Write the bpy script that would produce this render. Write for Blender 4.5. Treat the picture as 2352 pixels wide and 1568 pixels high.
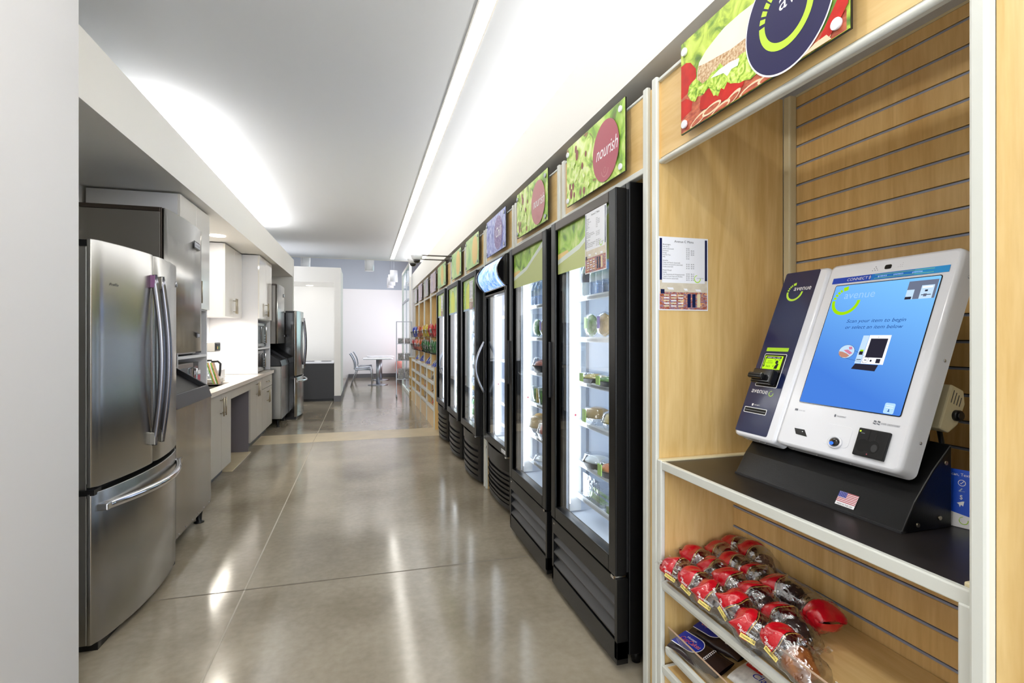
import bpy, bmesh, math, random
from mathutils import Matrix, Vector
random.seed(7)
for _o in list(bpy.data.objects): bpy.data.objects.remove(_o)
SC = bpy.context.scene
COL = SC.collection
PI = math.pi
# ---------------------------------------------------------------- camera, world, exposure
CAM_H = 1.35
YAW = math.atan(341/1180.)
_cd = bpy.data.cameras.new('camera'); CAM = bpy.data.objects.new('camera', _cd); COL.objects.link(CAM)
CAM.location = (0, 0, CAM_H); CAM.rotation_euler = (PI/2, 0, -YAW)
_cd.sensor_width = 36; _cd.lens = 1180/2352*36; _cd.shift_y = -12/2352; _cd.clip_start = .02
SC.camera = CAM
W = bpy.data.worlds.new('world'); SC.world = W; W.use_nodes = True
W.node_tree.nodes['Background'].inputs[0].default_value = (.80, .87, 1.0, 1)
W.node_tree.nodes['Background'].inputs[1].default_value = .50
SC.view_settings.view_transform = 'Standard'; SC.view_settings.look = 'None'
SC.view_settings.gamma = 1; SC.view_settings.use_curve_mapping = False
SC.view_settings.exposure = 0.22

def area(name, loc, size, power, col=(1, 1, 1), direc=(0, 0, -1), sy=None, spread=PI, along=(0, 1, 0)):
    l = bpy.data.lights.new(name, 'AREA'); l.energy = power; l.color = col
    l.shape = 'RECTANGLE'; l.size = size; l.size_y = sy or size; l.spread = spread
    o = bpy.data.objects.new(name, l); COL.objects.link(o); o.location = loc
    z = -Vector(direc).normalized(); y = Vector(along); y = (y-z*y.dot(z)).normalized(); x = y.cross(z)
    o.rotation_euler = Matrix((x, y, z)).transposed().to_euler(); return o
# cove tubes hidden behind both soffit parapets, washing the ceiling
area('cove_tube_right', (1.36, 5.2, 2.80), .14, 92, (1, .985, .96), (-.30, 0, 1), 13.0)
area('cove_tube_left', (-1.48, 6.35, 2.86), .12, 40, (1, .98, .94), (.22, 0, 1), 4.3)
# daylight coming in at the far seating area; alcove and front fills are added
area('daylight_far', (2.2, 15.0, 2.0), 2.0, 85, (.86, .92, 1), (-1, -.1, -.25), 3.4)
area('fill_alcove', (-2.6, 10.6, 1.9), 1.2, 30, (.93, .95, 1), (1, .5, -.1), 1.6)  # unseen fill, added to brighten the white alcove
area('fill_front', (-.2, -2.6, 1.8), 2.4, 105, (.90, .95, 1), (.05, 1, -.05), 2.2, along=(0, 0, 1))  # unseen frontal fill behind the camera, added to light the checkout bay
area('pendant_wash', (-.3, 14.6, 3.6), 2.0, 36, (1, .98, .95), (0, .2, -1), 3.2)

# ---------------------------------------------------------------- materials
def lin(c):
    return tuple(((x/255)/12.92 if x/255 <= .04045 else ((x/255+.055)/1.055)**2.4) for x in c)+(1,)
MATS = {}
def mat(name, col, rough=.5, metal=0, spec=.5, emit=None, es=0, noise=0, nscale=8, stretch=(1, 1, 1), bump=0, bscale=None, coat=0, alpha=1, col2=None, rvar=0, crisp=0):
    m = bpy.data.materials.new(name); m.use_nodes = True; MATS[name] = m
    nt = m.node_tree; b = nt.nodes['Principled BSDF']
    b.inputs['Base Color'].default_value = lin(col); b.inputs['Roughness'].default_value = rough
    b.inputs['Metallic'].default_value = metal; b.inputs['Specular IOR Level'].default_value = spec
    if coat: b.inputs['Coat Weight'].default_value = coat; b.inputs['Coat Roughness'].default_value = .05
    if emit: b.inputs['Emission Color'].default_value = lin(emit); b.inputs['Emission Strength'].default_value = es
    if alpha < 1: b.inputs['Alpha'].default_value = alpha
    if noise or bump or rvar:
        g = nt.nodes.new('ShaderNodeNewGeometry'); mp = nt.nodes.new('ShaderNodeMapping'); mp.inputs['Scale'].default_value = stretch
        nt.links.new(g.outputs['Position'], mp.inputs['Vector'])
        n = nt.nodes.new('ShaderNodeTexNoise'); n.inputs['Scale'].default_value = nscale; n.inputs['Detail'].default_value = 5
        nt.links.new(mp.outputs[0], n.inputs['Vector'])
        if noise:
            r = nt.nodes.new('ShaderNodeValToRGB'); c1 = lin(col)
            c2 = lin(col2) if col2 else tuple(max(0, x*(1-noise)) for x in c1[:3])+(1,)
            r.color_ramp.elements[0].position = .32+crisp; r.color_ramp.elements[0].color = c2
            r.color_ramp.elements[1].position = .68-crisp; r.color_ramp.elements[1].color = c1
            nt.links.new(n.outputs['Fac'], r.inputs['Fac']); nt.links.new(r.outputs['Color'], b.inputs['Base Color'])
        if rvar:
            mr = nt.nodes.new('ShaderNodeMapRange'); mr.inputs['To Min'].default_value = rough-rvar; mr.inputs['To Max'].default_value = rough+rvar
            mr.inputs['From Min'].default_value = .3; mr.inputs['From Max'].default_value = .7
            nt.links.new(n.outputs['Fac'], mr.inputs['Value']); nt.links.new(mr.outputs[0], b.inputs['Roughness'])
        if bump:
            n2 = n
            if bscale:
                n2 = nt.nodes.new('ShaderNodeTexNoise'); n2.inputs['Scale'].default_value = bscale; n2.inputs['Detail'].default_value = 2
                nt.links.new(mp.outputs[0], n2.inputs['Vector'])
            bp = nt.nodes.new('ShaderNodeBump'); bp.inputs['Strength'].default_value = bump; bp.inputs['Distance'].default_value = .02
            nt.links.new(n2.outputs['Fac'], bp.inputs['Height']); nt.links.new(bp.outputs[0], b.inputs['Normal'])
    return m
def wood(name, c1, c2, axis='z', rough=.35, coat=.15):
    m = bpy.data.materials.new(name); m.use_nodes = True; MATS[name] = m; nt = m.node_tree; b = nt.nodes['Principled BSDF']
    b.inputs['Roughness'].default_value = rough; b.inputs['Coat Weight'].default_value = coat; b.inputs['Coat Roughness'].default_value = .25
    g = nt.nodes.new('ShaderNodeNewGeometry'); mp = nt.nodes.new('ShaderNodeMapping')
    mp.inputs['Scale'].default_value = {'z': (9, 9, .9), 'y': (9, .9, 9), 'x': (.9, 9, 9)}[axis]
    nt.links.new(g.outputs['Position'], mp.inputs['Vector'])
    n = nt.nodes.new('ShaderNodeTexNoise'); n.inputs['Scale'].default_value = 1.6; n.inputs['Detail'].default_value = 6; n.inputs['Roughness'].default_value = .55; n.inputs['Distortion'].default_value = 1.2
    n2 = nt.nodes.new('ShaderNodeTexNoise'); n2.inputs['Scale'].default_value = 12; n2.inputs['Detail'].default_value = 4
    for q in (n, n2): nt.links.new(mp.outputs[0], q.inputs['Vector'])
    mx = nt.nodes.new('ShaderNodeMath'); mx.operation = 'MULTIPLY_ADD'; mx.inputs[1].default_value = .35
    nt.links.new(n2.outputs['Fac'], mx.inputs[0]); nt.links.new(n.outputs['Fac'], mx.inputs[2])
    r = nt.nodes.new('ShaderNodeValToRGB'); r.color_ramp.elements[0].position = .45; r.color_ramp.elements[0].color = lin(c2)
    r.color_ramp.elements[1].position = .85; r.color_ramp.elements[1].color = lin(c1)
    nt.links.new(mx.outputs[0], r.inputs['Fac']); nt.links.new(r.outputs['Color'], b.inputs['Base Color'])
    return m
def clear(name, tint=(255, 255, 255), fres=1.45, rough=.0, extra=0.0, bump=0, bscale=40):
    m = bpy.data.materials.new(name); m.use_nodes = True; MATS[name] = m; nt = m.node_tree; nt.nodes.remove(nt.nodes['Principled BSDF'])
    o = nt.nodes['Material Output']; t = nt.nodes.new('ShaderNodeBsdfTransparent'); t.inputs[0].default_value = lin(tint)
    g = nt.nodes.new('ShaderNodeBsdfGlossy'); g.inputs['Roughness'].default_value = rough; g.inputs[0].default_value = (1, 1, 1, 1)
    ge = nt.nodes.new('ShaderNodeNewGeometry'); dt = nt.nodes.new('ShaderNodeVectorMath'); dt.operation = 'DOT_PRODUCT'
    nt.links.new(ge.outputs['Incoming'], dt.inputs[0]); nt.links.new(ge.outputs['Normal'], dt.inputs[1])
    def mth(op, i0, i1=None, v0=None, v1=None):
        q = nt.nodes.new('ShaderNodeMath'); q.operation = op
        if i0 is not None: nt.links.new(i0, q.inputs[0])
        else: q.inputs[0].default_value = v0
        if i1 is not None: nt.links.new(i1, q.inputs[1])
        elif v1 is not None: q.inputs[1].default_value = v1
        return q
    ab = mth('ABSOLUTE', dt.outputs['Value']); iv = mth('SUBTRACT', None, ab.outputs[0], v0=1); pw = mth('POWER', iv.outputs[0], v1=5)
    f0 = ((fres-1)/(fres+1))**2; sc_ = mth('MULTIPLY', pw.outputs[0], v1=1-f0); a = mth('ADD', sc_.outputs[0], v1=f0+extra); a.use_clamp = True
    x = nt.nodes.new('ShaderNodeMixShader'); nt.links.new(a.outputs[0], x.inputs[0])
    nt.links.new(t.outputs[0], x.inputs[1]); nt.links.new(g.outputs[0], x.inputs[2]); nt.links.new(x.outputs[0], o.inputs['Surface'])
    if bump:
        n = nt.nodes.new('ShaderNodeTexNoise'); n.inputs['Scale'].default_value = bscale; gg = nt.nodes.new('ShaderNodeNewGeometry')
        nt.links.new(gg.outputs['Position'], n.inputs['Vector'])
        bp = nt.nodes.new('ShaderNodeBump'); bp.inputs['Strength'].default_value = bump; bp.inputs['Distance'].default_value = .01
        nt.links.new(n.outputs['Fac'], bp.inputs['Height']); nt.links.new(bp.outputs[0], g.inputs['Normal']); nt.links.new(bp.outputs[0], dt.inputs[1])
    return m
def multi(name, stops, scale=8, rough=.35, stretch=(1, 1, 1), dist=1.5, detail=4, emit=0, voro=False, coat=0):
    m = bpy.data.materials.new(name); m.use_nodes = True; MATS[name] = m; nt = m.node_tree; b = nt.nodes['Principled BSDF']
    b.inputs['Roughness'].default_value = rough; b.inputs['Coat Weight'].default_value = coat
    g = nt.nodes.new('ShaderNodeNewGeometry'); mp = nt.nodes.new('ShaderNodeMapping'); mp.inputs['Scale'].default_value = stretch
    nt.links.new(g.outputs['Position'], mp.inputs['Vector'])
    n = nt.nodes.new('ShaderNodeTexNoise'); n.inputs['Scale'].default_value = scale; n.inputs['Detail'].default_value = detail; n.inputs['Distortion'].default_value = dist
    nt.links.new(mp.outputs[0], n.inputs['Vector'])
    r = nt.nodes.new('ShaderNodeValToRGB'); cr = r.color_ramp
    while len(cr.elements) < len(stops): cr.elements.new(.5)
    for e, (p, c) in zip(cr.elements, stops): e.position = p; e.color = lin(c)
    nt.links.new(n.outputs['Fac'], r.inputs['Fac']); nt.links.new(r.outputs['Color'], b.inputs['Base Color'])
    if emit: nt.links.new(r.outputs['Color'], b.inputs['Emission Color']); b.inputs['Emission Strength'].default_value = emit
    return m
def glow(name, col, s):
    m = bpy.data.materials.new(name); m.use_nodes = True; MATS[name] = m; nt = m.node_tree; nt.nodes.remove(nt.nodes['Principled BSDF'])
    e = nt.nodes.new('ShaderNodeEmission'); e.inputs[0].default_value = lin(col); e.inputs[1].default_value = s
    nt.links.new(e.outputs[0], nt.nodes['Material Output'].inputs['Surface']); return m

mat('white_paint', (240, 238, 233), .7); mat('ceiling_paint', (226, 229, 234), .8)
mat('column_paint', (208, 208, 210), .6); mat('grey_wall', (150, 150, 152), .7, noise=.12, nscale=60)
mat('far_wall', (238, 236, 238), .7); mat('blue_grey_wall', (176, 184, 196), .7)
mat('pink_wall', (226, 200, 200), .7)
mat('base_grey', (108, 108, 112), .5); mat('tile', (196, 180, 148), .3, noise=.12, nscale=6); mat('joint', (112, 104, 92), .7); mat('joint_pale', (176, 168, 152), .6)
mat('white_gloss', (236, 232, 226), .10, coat=.5); mat('cab_grey', (176, 170, 160), .35); mat('niche_white', (225, 225, 228), .4)
mat('dark_panel', (108, 102, 106), .5); mat('quartz', (206, 196, 184), .25, noise=.06, nscale=200)
mat('steel', (172, 170, 166), .26, 1, noise=.10, nscale=4, stretch=(1, 1, .05), bump=.55, bscale=3.4)
mat('steel_plain', (168, 166, 160), .30, 1, noise=.08, nscale=3, stretch=(1, 1, .2)); mat('steel_side', (128, 124, 118), .38, .85)
mat('chrome', (205, 205, 208), .12, 1); mat('nickel', (170, 160, 140), .28, 1); mat('alu', (176, 180, 188), .35, .8)
mat('black_plastic', (18, 18, 20), .34, spec=.4); mat('black_gloss', (14, 14, 16), .12, coat=.4); mat('black_metal', (11, 11, 12), .3, .0, spec=.35, bump=.04, nscale=300)
mat('bronze', (70, 62, 56), .3, .7); mat('charcoal', (50, 50, 52), .45); mat('lid_black', (40, 40, 43), .4); mat('dark_void', (8, 8, 9), .8)
mat('white_plastic', (238, 240, 246), .22, coat=.3); mat('edge_white', (218, 220, 212), .3, coat=.2); mat('cream_edge', (226, 214, 176), .35)
wood('maple', (236, 204, 142), (216, 178, 110)); wood('maple_y', (238, 204, 142), (220, 180, 112), 'y'); wood('maple_x', (222, 184, 124), (204, 158, 98), 'x')
mat('groove', (52, 54, 66), .5); mat('groove_lip', (158, 166, 190), .35, .2); mat('counter_black', (40, 36, 35), .35, noise=.35, nscale=9)
mat('liner', (226, 234, 246), .4); mat('shelf_wire', (236, 240, 246), .3); mat('white_flat', (245, 245, 245), .5); mat('paper', (240, 242, 248), .6)
clear('door_glass', (250, 253, 255), 1.35); clear('acrylic', (248, 248, 248), 1.45, extra=.03); clear('film', (244, 244, 246), 1.5, .16, .20, bump=1, bscale=38)
clear('bottle_clear', (226, 236, 246), 1.4, .05, .07); clear('lid_clear', (240, 244, 248), 1.5, .06, .10, bump=.3, bscale=50); clear('wall_glass', (214, 232, 230), 1.5, 0, .06)
mat('acrylic_edge', (206, 176, 150), .2); mat('lamp_white', (255, 255, 255), .5)
glow('led_strip', (255, 252, 244), 13); glow('led_cool', (236, 242, 255), 3); glow('lamp_warm', (255, 246, 230), 6); glow('led_green', (190, 255, 60), 2)
mat('lime', (196, 240, 66), .4); mat('lime_print', (178, 226, 40), .3); mat('navy', (16, 28, 74), .2, coat=.15); mat('handle_steel', (128, 128, 136), .25, 1); mat('sign_navy', (44, 42, 84), .3); mat('ink', (24, 24, 28), .6); mat('ink_soft', (120, 124, 134), .6)
mat('text_white', (250, 250, 252), .5); mat('maroon', (176, 78, 94), .35); mat('maroon_pale', (190, 116, 118), .35)
multi('purple', [(.3, (92, 70, 134)), (.5, (118, 92, 160)), (.62, (190, 170, 214)), (.7, (110, 84, 150))], 60)
mat('orange_pale', (236, 212, 130), .35); mat('rose_dust', (206, 186, 190), .4)
mat('tomato', (214, 40, 30), .25, noise=.25, nscale=30, coat=.3); mat('ham', (214, 120, 84), .35, noise=1, nscale=40, col2=(160, 62, 44), stretch=(1, 1, 2.5)); mat('ham_fat', (240, 216, 180), .4)
mat('crumb', (232, 212, 176), .6, noise=1, nscale=140, col2=(176, 124, 74)); mat('flour', (244, 238, 222), .7, noise=.06, nscale=12); mat('mayo', (246, 248, 246), .3)
multi('leaf_bg', [(.25, (58, 78, 62)), (.42, (116, 154, 52)), (.56, (196, 220, 84)), (.8, (226, 240, 130))], 16, dist=.8)
multi('lettuce', [(.25, (70, 118, 30)), (.42, (140, 184, 52)), (.55, (206, 232, 96)), (.75, (236, 246, 170))], 26, dist=2.5)
multi('salad', [(.22, (110, 50, 40)), (.31, (160, 76, 56)), (.36, (120, 160, 56)), (.45, (176, 214, 84)), (.57, (222, 240, 140)), (.74, (242, 248, 214))], 8, dist=2.0)
mat('maroon_leaf', (150, 66, 58), .4, noise=.4, nscale=60); multi('leaf_pale', [(.3, (170, 214, 84)), (.5, (214, 238, 130)), (.7, (240, 248, 200))], 18, dist=2.2)
multi('salad_soft', [(.25, (120, 80, 60)), (.36, (96, 140, 40)), (.5, (160, 206, 66)), (.66, (214, 232, 140)), (.85, (236, 242, 200))], 6, dist=1.8)
mat('bowl_rim', (222, 232, 220), .3); mat('bowl_body', (196, 206, 132), .3); mat('fog', (150, 160, 160), .4); mat('apricot', (238, 208, 132), .4)
multi('ice', [(.3, (66, 70, 170)), (.45, (130, 140, 214)), (.58, (196, 204, 242)), (.75, (240, 244, 255))], 14, stretch=(1, 2.4, .8), dist=2)
multi('ice_blue', [(.3, (36, 86, 214)), (.42, (84, 140, 240)), (.55, (170, 206, 255)), (.7, (238, 246, 255))], 12, stretch=(1, 2.2, .8), dist=2.4, emit=.9)
multi('green_haze', [(.3, (150, 200, 130)), (.5, (190, 220, 150)), (.7, (224, 232, 176))], 6, dist=.6)
multi('lav_haze', [(.3, (176, 160, 184)), (.5, (206, 190, 206)), (.7, (226, 214, 216))], 8); multi('sage_haze', [(.3, (160, 178, 164)), (.6, (204, 200, 196))], 8)
mat('yellow_green', (226, 236, 96), .4); mat('pale_blue', (176, 200, 230), .4)
multi('store_photo', [(.3, (60, 34, 40)), (.42, (190, 96, 40)), (.52, (120, 120, 160)), (.6, (224, 150, 70)), (.75, (236, 220, 200))], 60, detail=8, stretch=(1, 1, 1.6))
multi('sky_print', [(.3, (206, 196, 176)), (.7, (222, 214, 196))], 20)
mat('orange_vinyl', (236, 96, 62), .35); mat('mag_grey', (214, 216, 218), .4, noise=1, nscale=40, col2=(140, 144, 148)); mat('chair_shell', (196, 206, 218), .4); mat('purple_tape', (120, 76, 118), .4)

# ---------------------------------------------------------------- geometry helpers
WM = {}
def frame(o, r, u):
    r = Vector(r).normalized(); u = Vector(u).normalized(); n = r.cross(u)
    m = Matrix((r, u, n)).transposed().to_4x4(); m.translation = Vector(o); return m
_TC = {}
def text_geo(s):
    if s in _TC: return _TC[s]
    cu = bpy.data.curves.new('t', 'FONT'); cu.body = s; cu.size = 1; cu.resolution_u = 3
    o = bpy.data.objects.new('t', cu); COL.objects.link(o); bpy.context.view_layer.update()
    me = bpy.data.meshes.new_from_object(o.evaluated_get(bpy.context.evaluated_depsgraph_get()))
    vs = [tuple(v.co) for v in me.vertices]; fs = [tuple(p.vertices) for p in me.polygons]
    bpy.data.objects.remove(o); bpy.data.curves.remove(cu); bpy.data.meshes.remove(me)
    x0 = min(v[0] for v in vs); x1 = max(v[0] for v in vs)
    vs = [(v[0]-x0, v[1], 0) for v in vs]; _TC[s] = (vs, fs, x1-x0); return _TC[s]
class MB:
    def __init__(s, M=None): s.v = []; s.f = []; s.m = []; s.s = []; s.M = M or Matrix()
    def add(s, vs, fs, mi=0, sm=False, M=None):
        k = len(s.v); T = s.M @ M if M else s.M
        s.v += [T @ Vector(q) for q in vs]
        for f in fs: s.f.append([i+k for i in f]); s.m.append(mi); s.s.append(sm)
        return s
    def box(s, x0, x1, y0, y1, z0, z1, mi=0, M=None):
        return s.add([(x, y, z) for x in (x0, x1) for y in (y0, y1) for z in (z0, z1)], [(0, 1, 3, 2), (4, 6, 7, 5), (0, 4, 5, 1), (2, 3, 7, 6), (0, 2, 6, 4), (1, 5, 7, 3)], mi, False, M)
    def prism(s, p, z0, z1, mi=0, M=None, sm=False):
        n = len(p); a = sum(p[i][0]*p[(i+1) % n][1]-p[(i+1) % n][0]*p[i][1] for i in range(n))
        if a < 0: p = p[::-1]
        vs = [(x, y, z0) for x, y in p]+[(x, y, z1) for x, y in p]
        s.add(vs, [tuple(range(n))[::-1], tuple(range(n, 2*n))], mi, False, M)
        k = len(s.v)-2*n
        for i in range(n): s.f.append([k+i, k+(i+1) % n, k+n+(i+1) % n, k+n+i]); s.m.append(mi); s.s.append(sm)
        return s
    def flat(s, p, z, mi=0, M=None):
        n = len(p); a = sum(p[i][0]*p[(i+1) % n][1]-p[(i+1) % n][0]*p[i][1] for i in range(n))
        if a < 0: p = p[::-1]
        return s.add([(x, y, z) for x, y in p], [tuple(range(n))], mi, False, M)
    def rect(s, x0, x1, y0, y1, z, mi=0, M=None): return s.flat([(x0, y0), (x1, y0), (x1, y1), (x0, y1)], z, mi, M)
    def ell(s, cx, cy, rx, ry, z, mi=0, n=40, M=None): return s.flat([(cx+rx*math.cos(2*PI*i/n), cy+ry*math.sin(2*PI*i/n)) for i in range(n)], z, mi, M)
    def arc(s, cx, cy, r0, r1, a0, a1, z, mi=0, n=24, yx=1, M=None, sh=0):
        pts = []
        for i in range(n+1):
            a = math.radians(a0+(a1-a0)*i/n)
            for r in (r0, r1): y = r*math.sin(a)*yx; pts.append((cx+r*math.cos(a)+sh*y, cy+y, z))
        fs = [(2*i, 2*i+1, 2*i+3, 2*i+2) for i in range(n)]
        if a1 < a0: fs = [f[::-1] for f in fs]
        return s.add(pts, fs, mi, False, M)
    def lathe(s, prof, n=24, mi=0, M=None, sm=True, rx=1, ry=1):
        vs = []; fs = []
        for r, z in prof: vs += [(r*rx*math.cos(2*PI*i/n), r*ry*math.sin(2*PI*i/n), z) for i in range(n)]
        for j in range(len(prof)-1):
            for i in range(n): fs.append((j*n+i, j*n+(i+1) % n, (j+1)*n+(i+1) % n, (j+1)*n+i))
        s.add(vs, fs, mi, sm, M)
        if prof[0][0] > 1e-5: s.f.append([len(s.v)-len(vs)+i for i in range(n)][::-1]); s.m.append(mi); s.s.append(False)
        if prof[-1][0] > 1e-5: s.f.append([len(s.v)-n+i for i in range(n)]); s.m.append(mi); s.s.append(False)
        return s
    def cyl(s, c, r, h, n=24, mi=0, ax='z', r2=None):
        R = {'z': Matrix(), 'x': Matrix.Rotation(PI/2, 4, 'Y'), 'y': Matrix.Rotation(-PI/2, 4, 'X')}[ax]
        return s.lathe([(r, 0), (r if r2 is None else r2, h)], n, mi, Matrix.Translation(c) @ R)
    def tube(s, pts, r, n=10, mi=0, ry=None, closed=False, up=(0, 0, 1)):
        P = [Vector(p) for p in pts]; N = len(P); vs = []; fs = []; ry = ry or r
        for i in range(N):
            a = P[(i-1) % N] if (closed or i > 0) else P[i]; b = P[(i+1) % N] if (closed or i < N-1) else P[i]
            t = (b-a).normalized(); u = Vector(up)
            if abs(t.dot(u)) > .97: u = Vector((1, 0, 0)) if abs(t.x) < .9 else Vector((0, 1, 0))
            x = t.cross(u).normalized(); y = x.cross(t)
            vs += [P[i]+x*(r*math.cos(2*PI*k/n))+y*(ry*math.sin(2*PI*k/n)) for k in range(n)]
        for i in range(N if closed else N-1):
            j = (i+1) % N
            for k in range(n): fs.append((i*n+k, i*n+(k+1) % n, j*n+(k+1) % n, j*n+k))
        s.add(vs, fs, mi, True)
        if not closed:
            k = len(s.v)-len(vs); s.f.append([k+i for i in range(n)][::-1]); s.f.append([k+(N-1)*n+i for i in range(n)]); s.m += [mi, mi]; s.s += [False, False]
        return s
    def grid(s, fn, nu, nv, mi=0, sm=True, wrap=False, M=None):
        vs = [fn(i/nu, j/nv) for j in range(nv+1) for i in range(nu+1)]; w = nu+1
        return s.add(vs, [(j*w+i, j*w+i+1, (j+1)*w+i+1, (j+1)*w+i) for j in range(nv) for i in range(nu)], mi, sm, M)
    def text(s, t, x0, x1, y, z, mi=0, ysc=1, sh=0, M=None, rise=0, h=None):
        vs, fs, w = text_geo(t); k = (x1-x0)/w; ky = (h/.7 if h else k*ysc)
        return s.add([(x0+v[0]*k+sh*v[1]*ky, y+v[1]*ky+rise*v[0]*k, z) for v in vs], fs, mi, False, M)
    def build(s, name, mats, parent=None, bevel=0, seg=2, loc=None, sub=0, flip=False, fixn=True):
        me = bpy.data.meshes.new(name)
        lo = Vector([min(v[i] for v in s.v) for i in range(3)]); hi = Vector([max(v[i] for v in s.v) for i in range(3)])
        og = Vector(loc) if loc else Vector(((lo.x+hi.x)/2, (lo.y+hi.y)/2, lo.z))
        me.from_pydata([v-og for v in s.v], [], s.f)
        if isinstance(mats, str): mats = [mats]
        for m in mats: me.materials.append(MATS[m])
        for p, mi, sm in zip(me.polygons, s.m, s.s): p.material_index = mi; p.use_smooth = sm
        me.update()
        o = bpy.data.objects.new(name, me); COL.objects.link(o)
        Wm = Matrix.Translation(og)
        if parent: o.parent = parent; o.matrix_basis = WM[parent].inverted() @ Wm
        else: o.matrix_basis = Wm
        WM[o] = Wm
        if bevel:
            b = o.modifiers.new('b', 'BEVEL'); b.width = bevel; b.segments = seg; b.limit_method = 'ANGLE'; b.angle_limit = .6
        if sub:
            b = o.modifiers.new('s', 'SUBSURF'); b.levels = sub; b.render_levels = sub
        return o
def tag(o, label=None, cat=None, group=None, kind=None):
    if label: o['label'] = label
    if cat: o['category'] = cat
    if group: o['group'] = group
    if kind: o['kind'] = kind
    return o
def thing(name, label, cat, loc=(0, 0, 0), group=None, M=None):
    o = bpy.data.objects.new(name, None); COL.objects.link(o); m = M or Matrix.Translation(loc)
    o.matrix_basis = m; o.empty_display_size = .1; WM[o] = m.copy(); return tag(o, label, cat, group)
def dup(o, T, label=None, group=None, parent=None):
    """copy of a thing with its parts; T is the world transform applied to it"""
    c = o.copy(); COL.objects.link(c)
    if parent: c.parent = parent; WM[c] = WM[parent] @ c.matrix_basis
    else: WM[c] = T @ WM[o]; c.matrix_basis = WM[c]
    if label: c['label'] = label
    if group: c['group'] = group
    for ch in list(o.children): dup(ch, T, parent=c)
    return c
def struct(name, mb, mats, bevel=0): return tag(mb.build(name, mats, bevel=bevel), kind='structure')
T3 = Matrix.Translation
def rrect(x0, x1, y0, y1, r, n=5):
    p = []
    for cx, cy, a in ((x1-r, y1-r, 0), (x0+r, y1-r, 90), (x0+r, y0+r, 180), (x1-r, y0+r, 270)):
        p += [(cx+r*math.cos(math.radians(a+90*i/n)), cy+r*math.sin(math.radians(a+90*i/n))) for i in range(n+1)]
    return p
FR = lambda o: frame(o, (0, -1, 0), (0, 0, 1))      # a face that looks towards the aisle from the right-hand wall
FL = lambda o: frame(o, (0, 1, 0), (0, 0, 1))       # a face that looks towards the aisle from the left-hand wall
FC = lambda o: frame(o, (1, 0, 0), (0, 0, 1))       # a face that looks back down the aisle
def ring_logo(mb, cx, cy, r, z, mi_l, mi_t, word=True, M=None, tail=1):
    w = .22*r
    mb.arc(cx, cy, r-w, r, 178, 360, z, mi_l, M=M)
    for a in (166, 152, 139, 127): mb.arc(cx, cy, r-w, r, a+5, a-4, z, mi_l, 3, M=M)
    mb.arc(cx, cy, r-w*1.15, r+w*.15, 117, 96, z, mi_l, 5, M=M)
    if word: mb.text('avenue', cx-.22*r, cx+1.85*r, cy+.14*r, z, mi_t, M=M)

# ================================================================ THE ROOM
m = MB(); m.box(-3.2, 4.2, -5, 19.5, -.1, 0, 0)
m.rect(-1.33, 1.06, 6.99, 7.62, .0006, 1)
for (xa, ya), (xb, yb), mi, w in (((-.607, 0), (-.607, 7.0), 2, .004), ((-.614, 7.62), (-.62, 11.2), 2, .004), ((-1.25, 3.03), (1.0, 3.005), 3, .0025), ((-.62, 7.0), (-.61, 7.62), 3, .002), ((-.58, 11.1), (1.0, 11.1), 3, .002)):
    dx, dy = xb-xa, yb-ya; L = math.hypot(dx, dy); nx, ny = -dy/L*w, dx/L*w
    m.flat([(xa+nx, ya+ny), (xa-nx, ya-ny), (xb-nx, yb-ny), (xb+nx, yb+ny)], .0011, mi)
cm = mat('concrete', (164, 154, 136), .15, noise=1, nscale=1.6, col2=(136, 126, 108), rvar=.04, spec=.6)
_nt = cm.node_tree
_r = [n for n in _nt.nodes if n.type == 'VALTORGB'][0]
_n = _nt.nodes.new('ShaderNodeTexNoise'); _n.inputs['Scale'].default_value = 28; _n.inputs['Detail'].default_value = 8
_g = _nt.nodes.new('ShaderNodeNewGeometry'); _nt.links.new(_g.outputs['Position'], _n.inputs['Vector'])
_mx = _nt.nodes.new('ShaderNodeMixRGB'); _mx.blend_type = 'MULTIPLY'; _mx.inputs[0].default_value = .35
_r2 = _nt.nodes.new('ShaderNodeValToRGB'); _r2.color_ramp.elements[0].position = .3; _r2.color_ramp.elements[0].color = (.62, .58, .5, 1); _r2.color_ramp.elements[1].position = .7
_nt.links.new(_n.outputs['Fac'], _r2.inputs['Fac']); _nt.links.new(_r.outputs['Color'], _mx.inputs[1]); _nt.links.new(_r2.outputs['Color'], _mx.inputs[2])
_nt.links.new(_mx.outputs[0], _nt.nodes['Principled BSDF'].inputs['Base Color'])
struct('floor', m, ['concrete', 'tile', 'joint_pale', 'joint'])
# ceiling with the slot for the linear light, the two parapets / soffits
m = MB(); CZ = 3.05
m.box(-3.2, .555, -4, 11.8, CZ, CZ+.12).box(.655, 1.9, -4, 11.8, CZ, CZ+.12).box(.555, .655, 11.65, 11.8, CZ, CZ+.12).box(.555, .655, -4, 11.65, CZ+.06, CZ+.12)
struct('ceiling', m, 'ceiling_paint')
m = MB(); m.box(-3.2, 4.2, 11.8, 19.5, 3.9, 4.0).box(-3.2, 4.2, 11.8, 11.9, 3.05, 4.0); struct('ceiling_far', m, 'white_paint')
m = MB(); m.box(-1.95, -1.214, 2.243, 9.93, 2.412, 2.50).box(-1.26, -1.214, 2.243, 9.93, 2.50, 2.735).box(-1.95, -1.26, 9.85, 9.93, 2.5, 2.735); struct('trim_1', m, 'white_paint')
m = MB(); m.box(1.054, 1.75, -2.5, 11.82, 2.40, 2.48).box(1.054, 1.10, -2.5, 11.82, 2.48, 2.745); struct('trim_2', m, 'white_paint')
m = MB(); m.box(-2.05, -1.905, 2.243, 10.03, 0, CZ); struct('wall_left', m, 'white_paint')
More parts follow.
